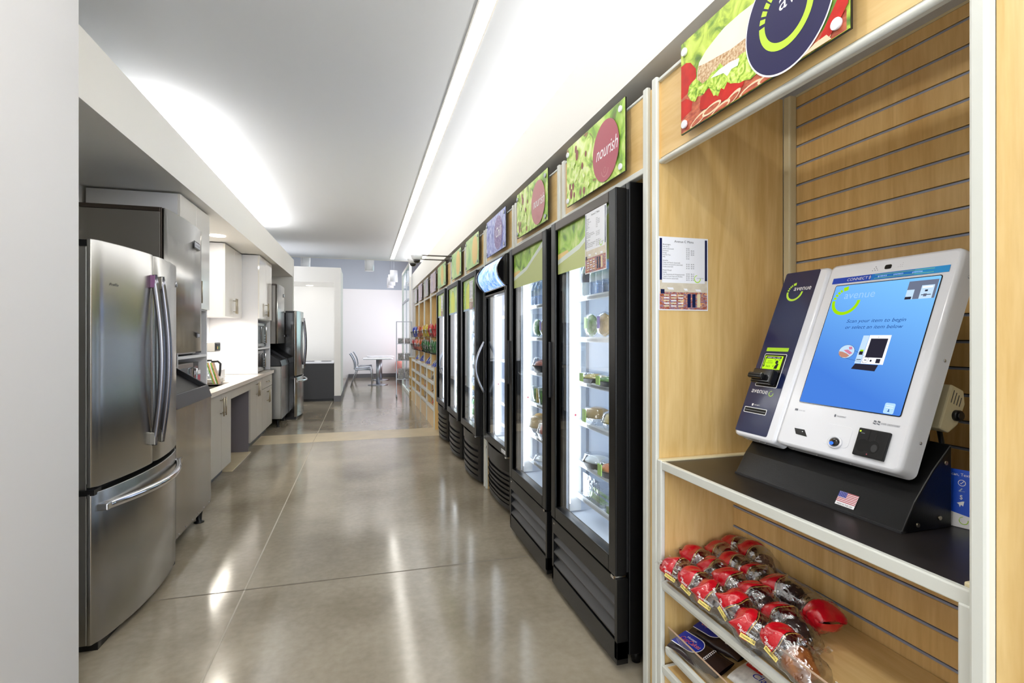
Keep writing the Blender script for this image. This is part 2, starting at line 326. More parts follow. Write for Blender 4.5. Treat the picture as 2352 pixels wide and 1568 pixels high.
m = MB(); m.box(-1.90, -1.214, 9.95, 10.06, 0, 2.735); struct('wall_left_end', m, 'white_paint')
m = MB(); m.box(-2.0, -1.0, -2.6, 2.243, 0, CZ); struct('wall_front_left', m, 'column_paint')
m = MB(); m.box(1.72, 1.9, -4, 11.85, 0, CZ); struct('wall_right', m, 'white_paint')
m = MB(); m.box(1.054, 1.75, 11.72, 11.85, 0, 2.40); struct('wall_right_end', m, 'far_wall')
m = MB(); m.box(-3.2, 4.2, 17.4, 17.5, 0, 2.88, 0).box(-3.2, 4.2, 17.395, 17.5, 2.88, 3.9, 1); struct('wall_far', m, ['far_wall', 'blue_grey_wall'])
m = MB(); m.box(-3.2, -3.1, 10, 17.4, 0, 3.9); struct('wall_far_left', m, 'far_wall')
m = MB(); m.box(2.6, 2.7, 11.85, 17.4, 0, 1.0).box(2.6, 2.7, 11.85, 17.4, 2.9, 3.9, 1); struct('wall_far_right', m, ['far_wall', 'pink_wall'])
m = MB(); m.box(-.46, 3, 17.38, 17.4, 0, .13).box(-.47, -.455, 12.4, 17.4, 0, .13); struct('baseboard_far', m, 'base_grey')
# white portal with the recess that holds the recycling cabinet
m = MB(); m.box(-.583, -.455, 11.22, 12.42, 0, 2.77).box(-3.1, -.583, 11.22, 12.32, 2.46, 2.77).box(-3.1, -.583, 12.32, 12.42, 0, 2.46)
struct('wall_alcove', m, 'white_paint')
m = MB(); m.box(-.591, -.449, 11.212, 12.43, 0, .12); struct('baseboard_alcove', m, 'base_grey')
m = MB(); m.cyl((-1.131, 12.0, 2.452), .07, .01, 24); tag(m.build('recessed_light', 'lamp_warm'), 'small round recessed light in the lintel of the white alcove', 'ceiling light')
# glass partition behind the snack shelves
m = MB(); m.box(1.0, 1.05, 14.16, 14.22, 0, 3.05, 1).box(1.0, 1.05, 11.86, 11.9, 0, 3.05, 1).box(1.0, 1.05, 11.9, 14.16, 2.98, 3.05, 1).box(1.01, 1.04, 12.95, 12.98, 0, 3.0, 2).box(1.0, 1.05, 11.9, 14.16, 0, .06, 1).box(1.005, 1.045, 12.4, 14.16, 2.2, 2.25, 2)
m.box(1.022, 1.030, 11.9, 14.16, .06, 2.98, 0)
struct('window_1', m, ['wall_glass', 'white_paint', 'alu'])
# linear LED light in the ceiling slot
t = thing('linear_ceiling_light', 'long thin glowing linear light set into the ceiling along the aisle', 'ceiling light', (.605, 3.8, 3.05))
m = MB(); m.box(.565, .645, -3.9, 11.6, 3.052, 3.062); m.build('diffuser', 'led_strip', t)
m = MB(); m.box(.556, .565, -3.9, 11.64, 3.045, 3.09).box(.645, .654, -3.9, 11.64, 3.045, 3.09); m.build('housing', 'white_paint', t)
m = MB(); m.cyl((-1.477, 6.06, 2.404), .075, .008, 28); dl = tag(m.build('recessed_light', 'lamp_warm'), 'round recessed light in the left soffit above the kitchen counter', 'ceiling light')
for y in (6.06, 7.6): area('downlight', (-1.477, y, 2.39), .12, 5, (1, .93, .82))
area('undercabinet_tube', (-1.62, 6.1, 1.56), .06, 22, (1, .93, .82), (0, 0, -1), 1.9)
for y in (.25, 1.45):  # lamps added overhead, out of view, to bring light into the checkout bay
    m = MB(); m.cyl((-.28, y, 3.044), .075, .008, 28); tag(m.build('recessed_light', 'lamp_warm'), 'added unseen round ceiling light '+('over the photographer' if y < 1 else 'in front of the near refrigerator'), 'ceiling light')
    area('downlight', (-.28, y, 3.03), .14, 8, (1, .97, .92))
# ================================================================ RIGHT-HAND DISPLAY FIXTURE
BND = [1.725, 2.645, 3.56, 4.48, 5.40, 6.32, 7.43, 8.36, 9.28, 10.20, 11.02]
XF = 1.045; XB = 1.66; TOPZ = 2.295; HB = 1.985
BAYN = ['salad cooler nearest the checkout', 'second black salad cooler', 'cooler with the blue bowed header', 'nearest bottle cooler with a green arch print', 'middle bottle cooler with a green arch print', 'farthest bottle cooler with a green arch print',
        'snack shelves next to the farthest cooler', 'second snack column from the coolers', 'third snack column from the coolers', 'last snack column by the white wall end']
BAYS = []
for i in range(10):
    a, b = BND[i], BND[i+1]; snack = i >= 6
    t = thing('display_bay', 'maple wall fixture bay framing the '+BAYN[i], 'display fixture', (1.35, (a+b)/2, 0)); BAYS.append(t)
    for y in (a+.02, b-.05):
        m = MB(); m.box(XF+.012, XB, y, y+.03, 0, TOPZ, 0); o = m.build('side_panel', 'maple', t)
        m = MB(); m.box(XF-.004, XF+.014, y-.001, y+.031, 0, TOPZ+.008, 0); m.build('edge_trim', 'edge_white', o, bevel=.004)
    m = MB(); m.box(XF+.012, XF+.03, a-.012, a+.02, 0, TOPZ-.004); m.build('filler_strip', 'maple', t)
    hb = HB
    m = MB(); m.box(XF+.008, XF+.028, a+.05, b-.05, hb+.02, TOPZ-.012); o = m.build('header_panel', 'maple_y', t)
    m = MB(); m.box(XF-.002, XF+.03, a+.05, b-.05, hb-.004, hb+.02).box(XF+.004, XF+.03, a+.05, b-.05, TOPZ-.012, TOPZ); m.build('trim', 'edge_white', o, bevel=.004)
    if snack:
        m = MB(); m.box(1.40, 1.42, a+.05, b-.05, .35, TOPZ); m.build('back_panel', 'maple', t)
# ---- sign panels on stand-offs
def disc(m, cx, cy, rx, ry, z, mi): m.ell(cx, cy, rx, ry, z, mi, 56)
def sign(yl, yr, kind, label, name='sign_panel'):
    w = yl-yr; M = FR((1.022, yl, 2.022)); h = .302
    t = thing(name, label, 'sign', (1.022, (yl+yr)/2, 2.02))
    bgm = {'sand': 'leaf_bg', 'salad': 'salad', 'ice': 'ice', 'green': 'green_haze', 'lav': 'lav_haze', 'sage': 'sage_haze'}[kind]
    m = MB(M); m.box(0, w, 0, h, -.006, 0, 0); m.build('backing_board', 'black_plastic', t)
    m = MB(M); m.box(.001, w-.001, .001, h-.001, 0, .0015, 0); mats = [bgm]
    def put(pts, k, mn):
        if mn not in mats: mats.append(mn)
        m.flat(pts, .0016+.0003*k, mats.index(mn))
    def mi(mn):
        if mn not in mats: mats.append(mn)
        return mats.index(mn)
    if kind == 'sand':
        s = -.006
        S = lambda pts: [(min(max(x+s, .002), w-.002), min(max(y-.002, .002), h-.002)) for x, y in pts]
        put(S([(0, 0), (.62, 0), (.62, .05), (.47, .02), (.3, .05), (.1, .09), (0, .16)]), 0, 'ham')
        put(S([(.0, .229), (.035, .229), (.059, .218), (.087, .185), (.089, .159), (.064, .128), (.0, .12)]), 1, 'tomato'); put(S([(0, .112), (.034, .112), (.069, .089), (.064, .062), (0, .05)]), 1, 'tomato')
        put(S([(.094, .131), (.095, .17), (.104, .196), (.14, .216), (.18, .228), (.221, .238), (.287, .240), (.355, .236), (.42, .225), (.44, .14), (.325, .09), (.12, .118)]), 2, 'flour')
        put(S([(.094, .131), (.1, .185), (.14, .176), (.181, .170), (.251, .159), (.322, .158), (.36, .15), (.36, .095), (.266, .105), (.205, .125), (.165, .120), (.127, .112)]), 3, 'crumb')
        put(S([(.107, .05), (.112, .08), (.148, .092), (.213, .082), (.266, .07), (.31, .05), (.30, .03), (.236, .022), (.165, .03), (.109, .042)]), 4, 'tomato')
        let = [(.045, .119), (.054, .144), (.070, .15), (.087, .152), (.105, .137), (.122, .12), (.15, .122), (.165, .133), (.185, .132), (.205, .142), (.222, .122), (.236, .104), (.262, .108), (.287, .123), (.315, .12), (.342, .100), (.36, .07), (.351, .038), (.33, .034), (.308, .042), (.285, .045), (.266, .054), (.25, .06), (.236, .071), (.222, .056), (.209, .066), (.195, .048), (.185, .056), (.175, .058), (.165, .075), (.152, .098), (.13, .085), (.105, .098), (.085, .08), (.064, .092)]
        put(S(let), 5, 'lettuce')
        put(S([(.16, .118), (.20, .125), (.251, .123), (.287, .115), (.28, .097), (.255, .100), (.236, .088), (.22, .105)]), 6, 'mayo')
        for q, (x, y, a) in enumerate([(.10, .016, .30), (.165, .024, .1), (.25, .012, .35), (.33, .008, .1), (.205, .006, .2), (.40, .006, -.1), (.54, .004, .3)]):
            pt = [(x+.045*math.cos(u)*math.cos(a)-.013*math.sin(u)*math.sin(a), y+.045*math.cos(u)*math.sin(a)+.013*math.sin(u)*math.cos(a)) for u in [2*PI*k/18 for k in range(18)]]
            put(S(pt), 5+q*.2, 'ham_fat'); put(S([((px-x)*.8+x, (py-y)*.62+y) for px, py in pt]), 5.1+q*.2, 'ham')
        put(S([(.545, .012), (.60, .085), (.625, .10), (.626, .06), (.609, .040), (.596, .026), (.578, .012)]), 7, 'tomato'); put(S([(.50, 0), (.54, .018), (.571, .02), (.584, .003), (.57, -.01)]), 8, 'ham_fat')
        put(S([(.60, .11), (.626, .11), (.626, .30), (.58, .30), (.59, .2)]), 7, 'lettuce')
        cx, cy = .448, .140; m.ell(cx, cy, .142, .148, .0044, mi('text_white'), 64); m.ell(cx, cy, .138, .143, .0047, mi('sign_navy'), 64)
        ring_logo(m, .446, .142, .088, .0052, mi('lime'), mi('text_white'))
    elif kind == 'salad':
        s = -.03; P = lambda pts: [(min(max(x+s, .002), w-.002), min(max(y, .002), h-.002)) for x, y in pts]
        put(P([(.30, .30), (.66, .30), (.66, .02), (.60, .02), (.47, .2), (.36, .24)]), 0, 'salad_soft')
        for q, (ex, ey, er) in enumerate([(.06, .055, .022), (.085, .085, .016), (.045, .095, .014), (.12, .262, .016), (.135, .228, .022), (.10, .04, .012), (.22, .03, .015), (.24, .20, .012), (.20, .155, .014)]):
            m.ell(ex, ey, er*.8, er*1.2, .0016+.0002*q, mi('maroon_leaf'), 14)
        for q, (ex, ey, er) in enumerate([(.13, .14, .040), (.20, .10, .030), (.09, .20, .026), (.26, .05, .022)]):
            m.flat([(ex+er*(1+.22*math.sin(5*u+q))*math.cos(u), ey+er*(1+.22*math.sin(5*u+q))*math.sin(u)) for u in [2*PI*k/30 for k in range(30)]], .0036+.0002*q, mi('leaf_pale'))
        m.ell(.452, .141, .127, .133, .0052, mi('maroon' if yr < 2 else 'maroon_pale'), 64)
        m.text('nourish', .362, .562, .118, .0056, mi('text_white'), ysc=1.25, sh=.25, rise=.0)
        m.arc(.448, .062, .030, .036, 185, 355, .0056, mi('maroon_pale'), 12); m.arc(.448, .058, .010, .013, 0, 360, .0056, mi('maroon_pale'), 16)
    elif kind == 'ice':
        m.ell(.40, .145, .128, .132, .0030, mi('purple'), 56); m.text('Chill', .32, .48, .115, .0034, mi('text_white'), ysc=1.2, sh=.2)
    elif kind == 'green':
        m.ell(.44, .15, .125, .135, .0030, mi('apricot'), 56)
    elif kind == 'lav':
        m.ell(.42, .15, .12, .13, .0030, mi('rose_dust'), 48)
    else: m.ell(.42, .15, .12, .13, .0030, mi('lav_haze'), 48)
    m.build('printed_face', mats, t)
    for x in (.026, w-.030):
        for y in (.026, h-.038):
            q = MB(M); q.lathe([(.006, -.017), (.006, .003), (.013, .003), (.0135, .009), (.0125, .0105)], 24, 0, T3((x, y, 0))); q.build('stand_off', 'alu' if yr > 2.6 else 'white_plastic', t)
sign(1.495, .872, 'sand', 'sandwich picture sign with big navy disc and lime ring above the checkout bay')
sign(2.50, 1.878, 'salad', 'salad picture sign with crisp maroon nourish oval, above the nearest cooler')
sign(3.405, 2.79, 'salad', 'salad picture sign with paler pinkish nourish oval, above the second cooler')
sign(4.32, 3.705, 'ice', 'blue ice picture sign with purple oval above the bowed cooler header')
sign(5.25, 4.64, 'green', 'pale green sign with apricot oval, first beyond the blue ice sign')
sign(6.15, 5.53, 'green', 'pale green sign with apricot oval, second beyond the blue ice sign')
sign(7.36, 6.62, 'green', 'pale green sign with apricot oval above the farthest cooler')
sign(8.2, 7.58, 'lav', 'lavender faded sign above the snack column beside the coolers')
sign(9.12, 8.50, 'sage', 'grey green faded sign above the second snack column')
sign(10.05, 9.42, 'lav', 'lavender faded sign above the third snack column from the coolers')
sign(10.92, 10.34, 'sage', 'pale green grey sign above the last snack column')
# ---- checkout bay
KB = thing('checkout_bay', 'maple slatwall bay holding the self checkout above and muffin shelves below', 'display fixture', (1.35, 1.17, 0))
m = MB(); m.box(1.045, 1.605, 1.667, 1.697, 0, 2.292); sp = m.build('side_panel', 'maple', KB)
m = MB(); m.box(1.032, 1.048, 1.666, 1.698, 0, 2.305); m.build('edge_trim', 'edge_white', sp, bevel=.005)
m = MB(); m.box(1.605, 1.640, 1.632, 1.667, .895, 2.296); m.build('corner_trim', 'cream_edge', sp, bevel=.006)
m = MB(); m.box(1.045, 1.64, .30, .616, 0, 2.6); sp2 = m.build('side_panel', 'maple', KB)
m = MB(); m.box(1.020, 1.046, .616, .645, 0, 2.6).box(1.046, 1.62, .618, .643, 0, 2.6); m.build('edge_trim', 'edge_white', sp2, bevel=.006)
m = MB(); m.box(1.043, 1.06, -.6, .616, 0, 2.6); m.build('end_panel', 'maple', KB)
m = MB(); m.box(1.052, 1.075, .645, 1.667, 2.008, 2.285); hp = m.build('header_panel', 'maple_y', KB)
m = MB(); m.cyl((1.054, .645, 1.994), .0095, 1.022, 16, 0, 'y').box(1.054, 1.072, .645, 1.667, 1.986, 2.009).box(1.040, 1.078, .645, 1.667, 2.285, 2.297); m.build('trim', 'edge_white', hp, bevel=.002)
# slatwall, upper: boards with aluminium-lined grooves every 3 inches
def slat(x, y0, y1, z0, z1, zs, par, name='slat_back_panel'):
    m = MB(); e = [z0]+[z for z in sorted(zs) if z0+.01 < z < z1-.01]+[z1]; g = .0045
    for a, b in zip(e[:-1], e[1:]):
        m.box(x, x+.012, y0, y1, a+(g if a != z0 else 0), b-(g if b != z1 else 0), 0)
    o = m.build(name, 'maple_slat', par, bevel=.0015, seg=1)
    m = MB(); m.box(x+.010, x+.016, y0, y1, z0, z1, 0)
    for z in e[1:-1]: m.box(x+.0015, x+.012, y0, y1, z-g-.0003, z+g*.35, 1)
    m.build('groove_liner', ['groove', 'groove_lip'], o)
    return o
wood('maple_slat', (236, 200, 136), (212, 170, 104), 'z', .3, .2)
zs = [1.487+.0762*k for k in range(-8, 11)]
slat(1.64, .645, 1.64, .90, 2.292, zs, KB)
m = MB(); m.box(1.640, 1.655, .645, 1.64, 2.292, 2.30); m.build('trim', 'cream_edge', KB)
# counter
m = MB(); m.box(1.050, 1.635, .672, 1.635, .868, .8955, 0); ct = m.build('counter_top', 'counter_black', KB)
m = MB(); m.box(1.036, 1.052, .652, 1.637, .8665, .8965, 0); m.build('counter_edge', 'edge_white', ct, bevel=.003)
m = MB(); m.box(1.036, 1.62, 1.637, 1.664, .880, .902, 0); m.build('side_rail', 'cream_edge', ct, bevel=.004)
m = MB(); m.box(1.052, 1.64, .645, .672, .868, .9035); m.build('side_rail', 'cream_edge', ct, bevel=.003)
# lower shelf unit
m = MB(); m.box(1.034, 1.052, 1.637, 1.664, 0, .90, 0); m.build('front_post', 'edge_white', KB, bevel=.004)
m = MB(); m.box(1.034, 1.052, .647, .671, 0, .87, 0); m.build('front_post', 'edge_white', KB, bevel=.004)
m = MB(); m.box(1.052, 1.37, 1.650, 1.664, 0, .868); m.build('side_panel', 'maple', KB)
m = MB(); m.box(1.052, 1.37, .650, .668, 0, .868); m.build('side_panel', 'maple', KB)
m = MB(); m.box(1.05, 1.10, .672, 1.637, 0, .135); m.build('kick_panel', 'maple_y', KB)
zl = [.857-.0762*k for k in range(9)]
slat(1.355, .668, 1.65, .10, .868, zl, KB)
def shelf(x0, z0, x1, z1, ya, yb, fence, name='shelf'):
    t = .020; n = Vector((-(z1-z0), 0, x1-x0)).normalized()
    m = MB(); m.prism([(x0+.012, z0), (x1, z1), (x1, z1-t), (x0+.012, z0-t)], -yb, -ya, 0, Matrix.Rotation(PI/2, 4, 'X'))
    o = m.build(name, 'maple_y', KB)
    m = MB(); m.prism([(x0, z0+.003), (x0+.014, z0+.004), (x0+.014, z0-.026), (x0+.004, z0-.026), (x0, z0-.014)], -yb, -ya, 0, Matrix.Rotation(PI/2, 4, 'X')); m.build('shelf_edge', 'edge_white', o)
    m = MB(); m.prism([(x0+.004, z0+.004), (x1, z1+.004), (x1, z1-t), (x0+.004, z0-t)], -yb, -yb+.008, 0, Matrix.Rotation(PI/2, 4, 'X')); m.build('shelf_end', 'edge_white', o)
    if fence:
        fx = x0+.018
        f = MB(); f.prism([(fx, z0), (fx+.003, z0), (fx-.012, z0+.080), (fx-.015, z0+.080)], -yb+.012, -ya, 0, Matrix.Rotation(PI/2, 4, 'X'))
        f.box(fx, fx+.05, ya, yb-.012, z0+.003, z0+.006)
        fo = f.build('product_fence', 'acrylic', o)
        f = MB(); f.box(fx-.0155, fx-.0115, ya, yb-.012, z0+.078, z0+.0812); f.build('fence_rim', 'acrylic_edge', fo)
    m = MB(); m.cyl((x0+.05, yb-.06, (z0+z1)/2-.045), .009, .02, 14, 0, 'z').cyl((x0+.05, yb-.0, z0-.012), .006, .012, 12, 0, 'y'); m.build('shelf_bracket', 'nickel', o)
    return o
shelf(1.036, .460, 1.352, .514, .673, 1.636, True)
shelf(1.038, .236, 1.352, .292, .673, 1.615, True)
shelf(1.038, .155, 1.352, .160, .673, 1.636, False)
# ---- menus
def menu(M, label, W_=.212, H_=.272):
    t = thing('menu_poster', label, 'poster', M=M)
    m = MB(M); m.box(0, W_, 0, H_, 0, .001, 0)
    m.rect(.004, .014, .112, H_-.006, .0013, 1); m.rect(W_-.014, W_-.004, .112, H_-.006, .0013, 1)
    m.rect(.004, W_-.004, .090, .112, .0013, 4); m.rect(.014, W_-.014, .102, H_-.006, .0014, 0)
    m.rect(.004, W_-.004, .004, .092, .0013, 3)
    m.rect(.004, W_-.004, .068, .100, .0015, 4)
    for a, b, y in ((.035, .06, .085), (.105, .12, .082), (.155, .178, .080)): m.flat([(a, y), (b, y), (b+.004, y-.008), (a+.006, y-.008)], .0018, 0)
    m.rect(.008, .024, .062, .078, .0018, 1)
    for q in range(3): m.rect(.122+.021*q, .136+.021*q, .012, .062, .0018, 1 if q < 2 else 7)
    for q in range(3):
        for r in range(5): m.rect(.022+.030*q, .044+.030*q, .014+.010*r, .0185+.010*r, .0018, 0 if (q+r) % 2 else 7)
    m.text('Avenue C Menu', .066, .148, .252, .0017, 2, h=.0085)
    rows = [('Beverages', 1, .242), ('Soda 20 oz', 0, .234), ('Juices (assorted)', 0, .2265), ('Hydration', 0, .219), ('Energy', 0, .2115), ('Premium Teas', 0, .204), ('Milk', 0, .1965),
            ('Snacks', 1, .183), ('Chips and Snacks (assorted)', 0, .1755), ('Cookies and pastries (assorted)', 0, .168), ('Candy (assorted)', 0, .1605), ('Fresh Food', 1, .147), ('Salads', 0, .1395), ('Subs, Sandwiches & Wraps(assorted)', 0, .132), ('Yogurt, Fruit Cups and Parfaits', 0, .1245), ('Plate lunches (assorted)', 0, .117)]
    for s, b, y in rows: m.text(s, .017, .017+len(s)*(.0036 if b else .0027), y-.001, .0017, 2, h=.0052 if b else .0044)
    for s, y in (('$1.60', .230), ('$1.75 - $2.25', .2225), ('$1.40 - $1.60', .215), ('$2.50 - $3.00', .2075), ('$1.75', .200), ('$1.65', .1925), ('$1.25 - $1.95', .1715), ('$1.05 - $1.65', .164), ('$1.25 - $1.95', .1565), ('$3.45 - $6.15', .1355), ('$2.60 - $4.95', .128), ('$1.95 - $3.25', .1205), ('$4.75 - $7.95', .113)):
        m.text(s, .117, .117+len(s)*.0026, y-.001, .0017, 2, h=.0042)
    m.arc(.165, .119, .011, .0145, 175, 370, .0018, 5, 16); m.arc(.165, .119, .012, .0145, 95, 170, .0018, 5, 8); m.text('avenue', .163, .192, .1205, .0019, 6, h=.004)
    m.build('printed_sheet', ['paper', 'navy', 'ink', 'store_photo', 'sky_print', 'lime_print', 'ink_soft', 'cream_edge'], t)
    return t
menu(FC((1.042, 1.6655, 1.446)), 'printed price menu with a store photo, on the maple side panel by the checkout')
# ---- self checkout kiosk (face tilted back 22 degrees)
KM = frame((1.201, 1.28, 1.026), (0, -1, 0), (.375, 0, .927))
K = thing('self_checkout_kiosk', 'white self checkout kiosk with blue touch screen on a black stand', 'kiosk', (1.3, 1.15, .8955))
def shell(x0, x1, y0, y1, d, lip, M):
    """rounded plastic housing, its front at local z=0"""
    m = MB(M); rings = [(0.010, 0, .012), (.003, -.003, .016), (0, -.012, .02), (-.001, -.032, .02), (-.004, -d, .02)]
    prev = None; allp = []
    for off, z, r in rings:
        yb = y0+off-(lip*min(1, -z/.03) if z < 0 else 0)*0
        p = rrect(x0+off, x1-off, y0+off, y1-off, r); allp.append([(a, b-(lip*(1 if b < (y0+y1)/2 else 0))*min(1, -z/.035), z) for a, b in p])
    n = len(allp[0]); vs = [v for r in allp for v in r]; fs = []
    for j in range(len(allp)-1):
        for i in range(n): fs.append((j*n+i, (j+1)*n+i, (j+1)*n+(i+1) % n, j*n+(i+1) % n))
    m.add(vs, fs, 0, True); m.add(allp[0], [tuple(range(n))], 0); m.add(allp[-1], [tuple(range(n))[::-1]], 0)
    return m
sh = shell(0, .378, 0, .590, .050, -.004, KM).build('screen_housing', 'white_plastic', K)
m = MB(KM); m.prism(rrect(.041, .345, .137, .516, .006), .0002, .0012, 0); m.build('screen_bezel', 'black_gloss', sh)
m = MB(KM)
glow('screen_top', (112, 180, 244), .95); glow('screen_mid', (84, 146, 232), .9); glow('screen_low', (78, 136, 222), .85)
# screen picture: gradient by an emission ramp over the panel height (a real backlit display)
sm = bpy.data.materials.new('screen_blue'); sm.use_nodes = True; MATS['screen_blue'] = sm; nt = sm.node_tree; nt.nodes.remove(nt.nodes['Principled BSDF'])
g_ = nt.nodes.new('ShaderNodeTexCoord'); sp_ = nt.nodes.new('ShaderNodeSeparateXYZ'); rp = nt.nodes.new('ShaderNodeValToRGB'); em = nt.nodes.new('ShaderNodeEmission')
ma_ = nt.nodes.new('ShaderNodeMath'); ma_.operation = 'MULTIPLY_ADD'; ma_.inputs[1].default_value = .8; mb_ = nt.nodes.new('ShaderNodeMath'); mb_.operation = 'MULTIPLY'; mb_.inputs[1].default_value = -.0
nt.links.new(g_.outputs['Generated'], sp_.inputs[0]); nt.links.new(sp_.outputs[2], ma_.inputs[0]); nt.links.new(sp_.outputs[1], mb_.inputs[0]); mb_.inputs[1].default_value = -.25; ma_.inputs[2].default_value = 0
ad_ = nt.nodes.new('ShaderNodeMath'); ad_.operation = 'ADD'; nt.links.new(ma_.outputs[0], ad_.inputs[0]); nt.links.new(mb_.outputs[0], ad_.inputs[1])
nt.links.new(ad_.outputs[0], rp.inputs[0]); rp.color_ramp.elements[0].position = -.0; rp.color_ramp.elements[0].color = lin((70, 124, 214)); rp.color_ramp.elements[1].position = .8; rp.color_ramp.elements[1].color = lin((126, 194, 250))
nt.links.new(rp.outputs[0], em.inputs[0]); em.inputs[1].default_value = 1.0; nt.links.new(em.outputs[0], nt.nodes['Material Output'].inputs['Surface'])
m.prism(rrect(.0435, .3425, .1395, .5135, .004), .0012, .0016, 0); scr = m.build('touch_screen', 'screen_blue', sh)
for nm, c, e in (('px_lime', (158, 214, 12), 1), ('px_white', (244, 248, 255), 1), ('px_text', (36, 78, 150), .9), ('px_grey', (112, 120, 142), .9), ('px_dark', (48, 46, 60), .8), ('px_pale', (190, 216, 240), 1), ('px_skin', (196, 140, 120), .9), ('px_pink', (214, 130, 160), .9), ('px_btn', (176, 214, 250), 1), ('px_word', (150, 196, 244), 1)): glow(nm, c, e)
m = MB(KM); z = .0019; L = ['px_lime', 'px_word', 'px_text', 'px_white', 'px_grey', 'px_dark', 'px_pale', 'px_skin', 'px_pink', 'px_btn']
ring_logo(m, .0935, .462, .046, z, 0, 1)
m.text('Scan your item to begin', .117, .286, .391, z, 2, sh=.22, h=.0105); m.text('or select an item below', .118, .283, .372, z, 2, sh=.22, h=.0105)
m.rect(.2665, .340, .4525, .5045, z, 6); m.rect(.286, .302, .4525, .5045, z+.0003, 4); m.rect(.2665, .286, .480, .5045, z+.0003, 4); m.rect(.3335, .340, .4525, .5045, z+.0003, 4); m.rect(.302, .3335, .490, .5045, z+.0003, 4)
m.rect(.305, .330, .482, .487, z+.0006, 3); m.rect(.313, .320, .472, .477, z+.0006, 5); m.rect(.306, .330, .462, .464, z+.0006, 5); m.rect(.2665, .283, .4525, .460, z+.0006, 5); m.rect(.312, .320, .458, .466, z+.0006, 4)
m.flat([(.181, .2685), (.198, .2685), (.201, .351), (.1835, .351)], z, 6); m.flat([(.199, .2685), (.262, .2685), (.262, .352), (.202, .352)], z, 3); m.flat([(.207, .287), (.255, .287), (.256, .342), (.2085, .342)], z+.0003, 5)
m.flat([(.176, .252), (.245, .249), (.250, .267), (.184, .268)], z, 5); m.rect(.240, .252, .272, .284, z+.0003, 5); m.rect(.186, .197, .294, .304, z+.0003, 5); m.rect(.187, .197, .304, .309, z+.0003, 0); m.rect(.184, .197, .279, .281, z+.0003, 5)
m.ell(.226, .278, .003, .003, z+.0003, 5, 12); m.arc(.210, .280, .0085, .0092, 0, 360, z+.0006, 5, 24); m.rect(.207, .214, .278, .280, z+.0006, 5); m.ell(.229, .346, .001, .001, z+.0006, 5, 8)
m.ell(.147, .302, .0245, .0205, z+.0003, 5, 36); m.ell(.147, .302, .0238, .0198, z+.0006, 6, 36); m.flat([(.124, .302), (.135, .301), (.150, .296), (.160, .290), (.152, .284), (.137, .284), (.126, .292)], z+.0009, 7); m.flat([(.137, .306), (.150, .308), (.167, .298), (.160, .293), (.145, .301)], z+.001, 8); m.flat([(.150, .316), (.160, .317), (.163, .309), (.154, .308)], z+.0009, 8)
for a, b in (((.171, .306), (.215, .287)), ((.152, .282), (.207, .272))):
    m.flat([a, b, (b[0], b[1]-.0006), (a[0], a[1]-.0006)], z+.0006, 5)
m.prism(rrect(.299, .325, .141, .169, .004), z, z+.0001, 9); m.ell(.312, .151, .0018, .0018, z+.0004, 2, 10); m.flat([(.309, .146), (.315, .146), (.3135, .149), (.3105, .149)], z+.0004, 2); m.rect(.303, .321, .161, .1622, z+.0004, 3); m.rect(.303, .321, .156, .1572, z+.0004, 3)
m.build('screen_image', L, scr)
# printed banner, camera, labels, scanners
m = MB(KM); m.rect(.024, .356, .5225, .5415, .0006, 0); m.rect(.15, .356, .5225, .5415, .0008, 1); m.rect(.27, .356, .5225, .5415, .0010, 2)
mat('banner1', (10, 70, 196), .3); mat('banner2', (20, 126, 222), .3); mat('banner3', (40, 160, 236), .3)
m.text('CONNECT', .074, .139, .5275, .0012, 3, h=.0090, sh=.1)
for r in (.004, .006, .008): m.arc(.140, .532, r, r+.0009, -48, 48, .0012, 3, 8)
for x, s in ((.170, '@ SERVICE'), (.215, '$ PAYMENTS'), (.265, '@ PROMOTIONS')): m.text(s, x, x+.026, .5300, .0012, 4, h=.004)
for y in (.5265, .5372): m.rect(.16, .32, y, y+.0007, .0012, 5)
m.build('banner', ['banner1', 'banner2', 'banner3', 'text_white', 'px_pale', 'px_lime'], sh)
m = MB(KM); m.prism(rrect(.182, .201, .5525, .5655, .004), -.001, .0012, 0); m.ell(.1915, .559, .004, .004, .0016, 1); m.build('camera_window', ['black_gloss', 'black_plastic'], sh)
m = MB(KM)
for i, n_ in enumerate((1, 2, 3)):
    for k in range(n_):
        m.cyl((.1545+(k-(n_-1)/2)*.0075, .564-i*.0055, -.001), .0011, .0014, 8, 0); m.cyl((.222+k*.005-(i-2)*.0, .550+i*.0, -.001), .0, .0001, 3, 0) if False else None
        m.cyl((.231-k*.0055, .566-i*.0055, -.001), .0008, .0014, 8, 1)
m.build('speaker_holes', ['ink', 'alu'], sh)
m = MB(KM)
m.rect(.036, .047, .1105, .1165, .0008, 0); m.text('SCAN HERE', .051, .073, .111, .0008, 1, h=.0035)
m.ell(.172, .1145, .003, .0042, .0008, 0, 16); m.text('FINGERPRINT', .178, .205, .112, .0008, 0, h=.0042)
for a in (.281, .291): m.flat([(a, .111), (a+.008, .1085), (a+.009, .1185), (a+.002, .120)], .0008, 0); m.flat([(a+.001, .1135), (a+.0085, .112), (a+.0088, .114), (a+.0015, .1155)], .0010, 2)
m.text('SWIPE CREDIT/DEBIT', .302, .350, .1115, .0008, 0, h=.0045)
m.build('printed_labels', ['ink_soft', 'alu', 'white_plastic'], sh)
m = MB(KM); m.prism([(.055, .058), (.090, .0585), (.105, .040), (.066, .0415)], -.002, .0010, 0); m.ell(.086, .052, .002, .0012, .0014, 1, 10); m.build('barcode_window', ['black_gloss', 'text_white'], sh)
m = MB(KM); m.prism(rrect(.155, .235, .032, .090, .012), .0, .0006, 0); fr = m.build('fingerprint_plate', 'white_plastic', sh, bevel=.0004)
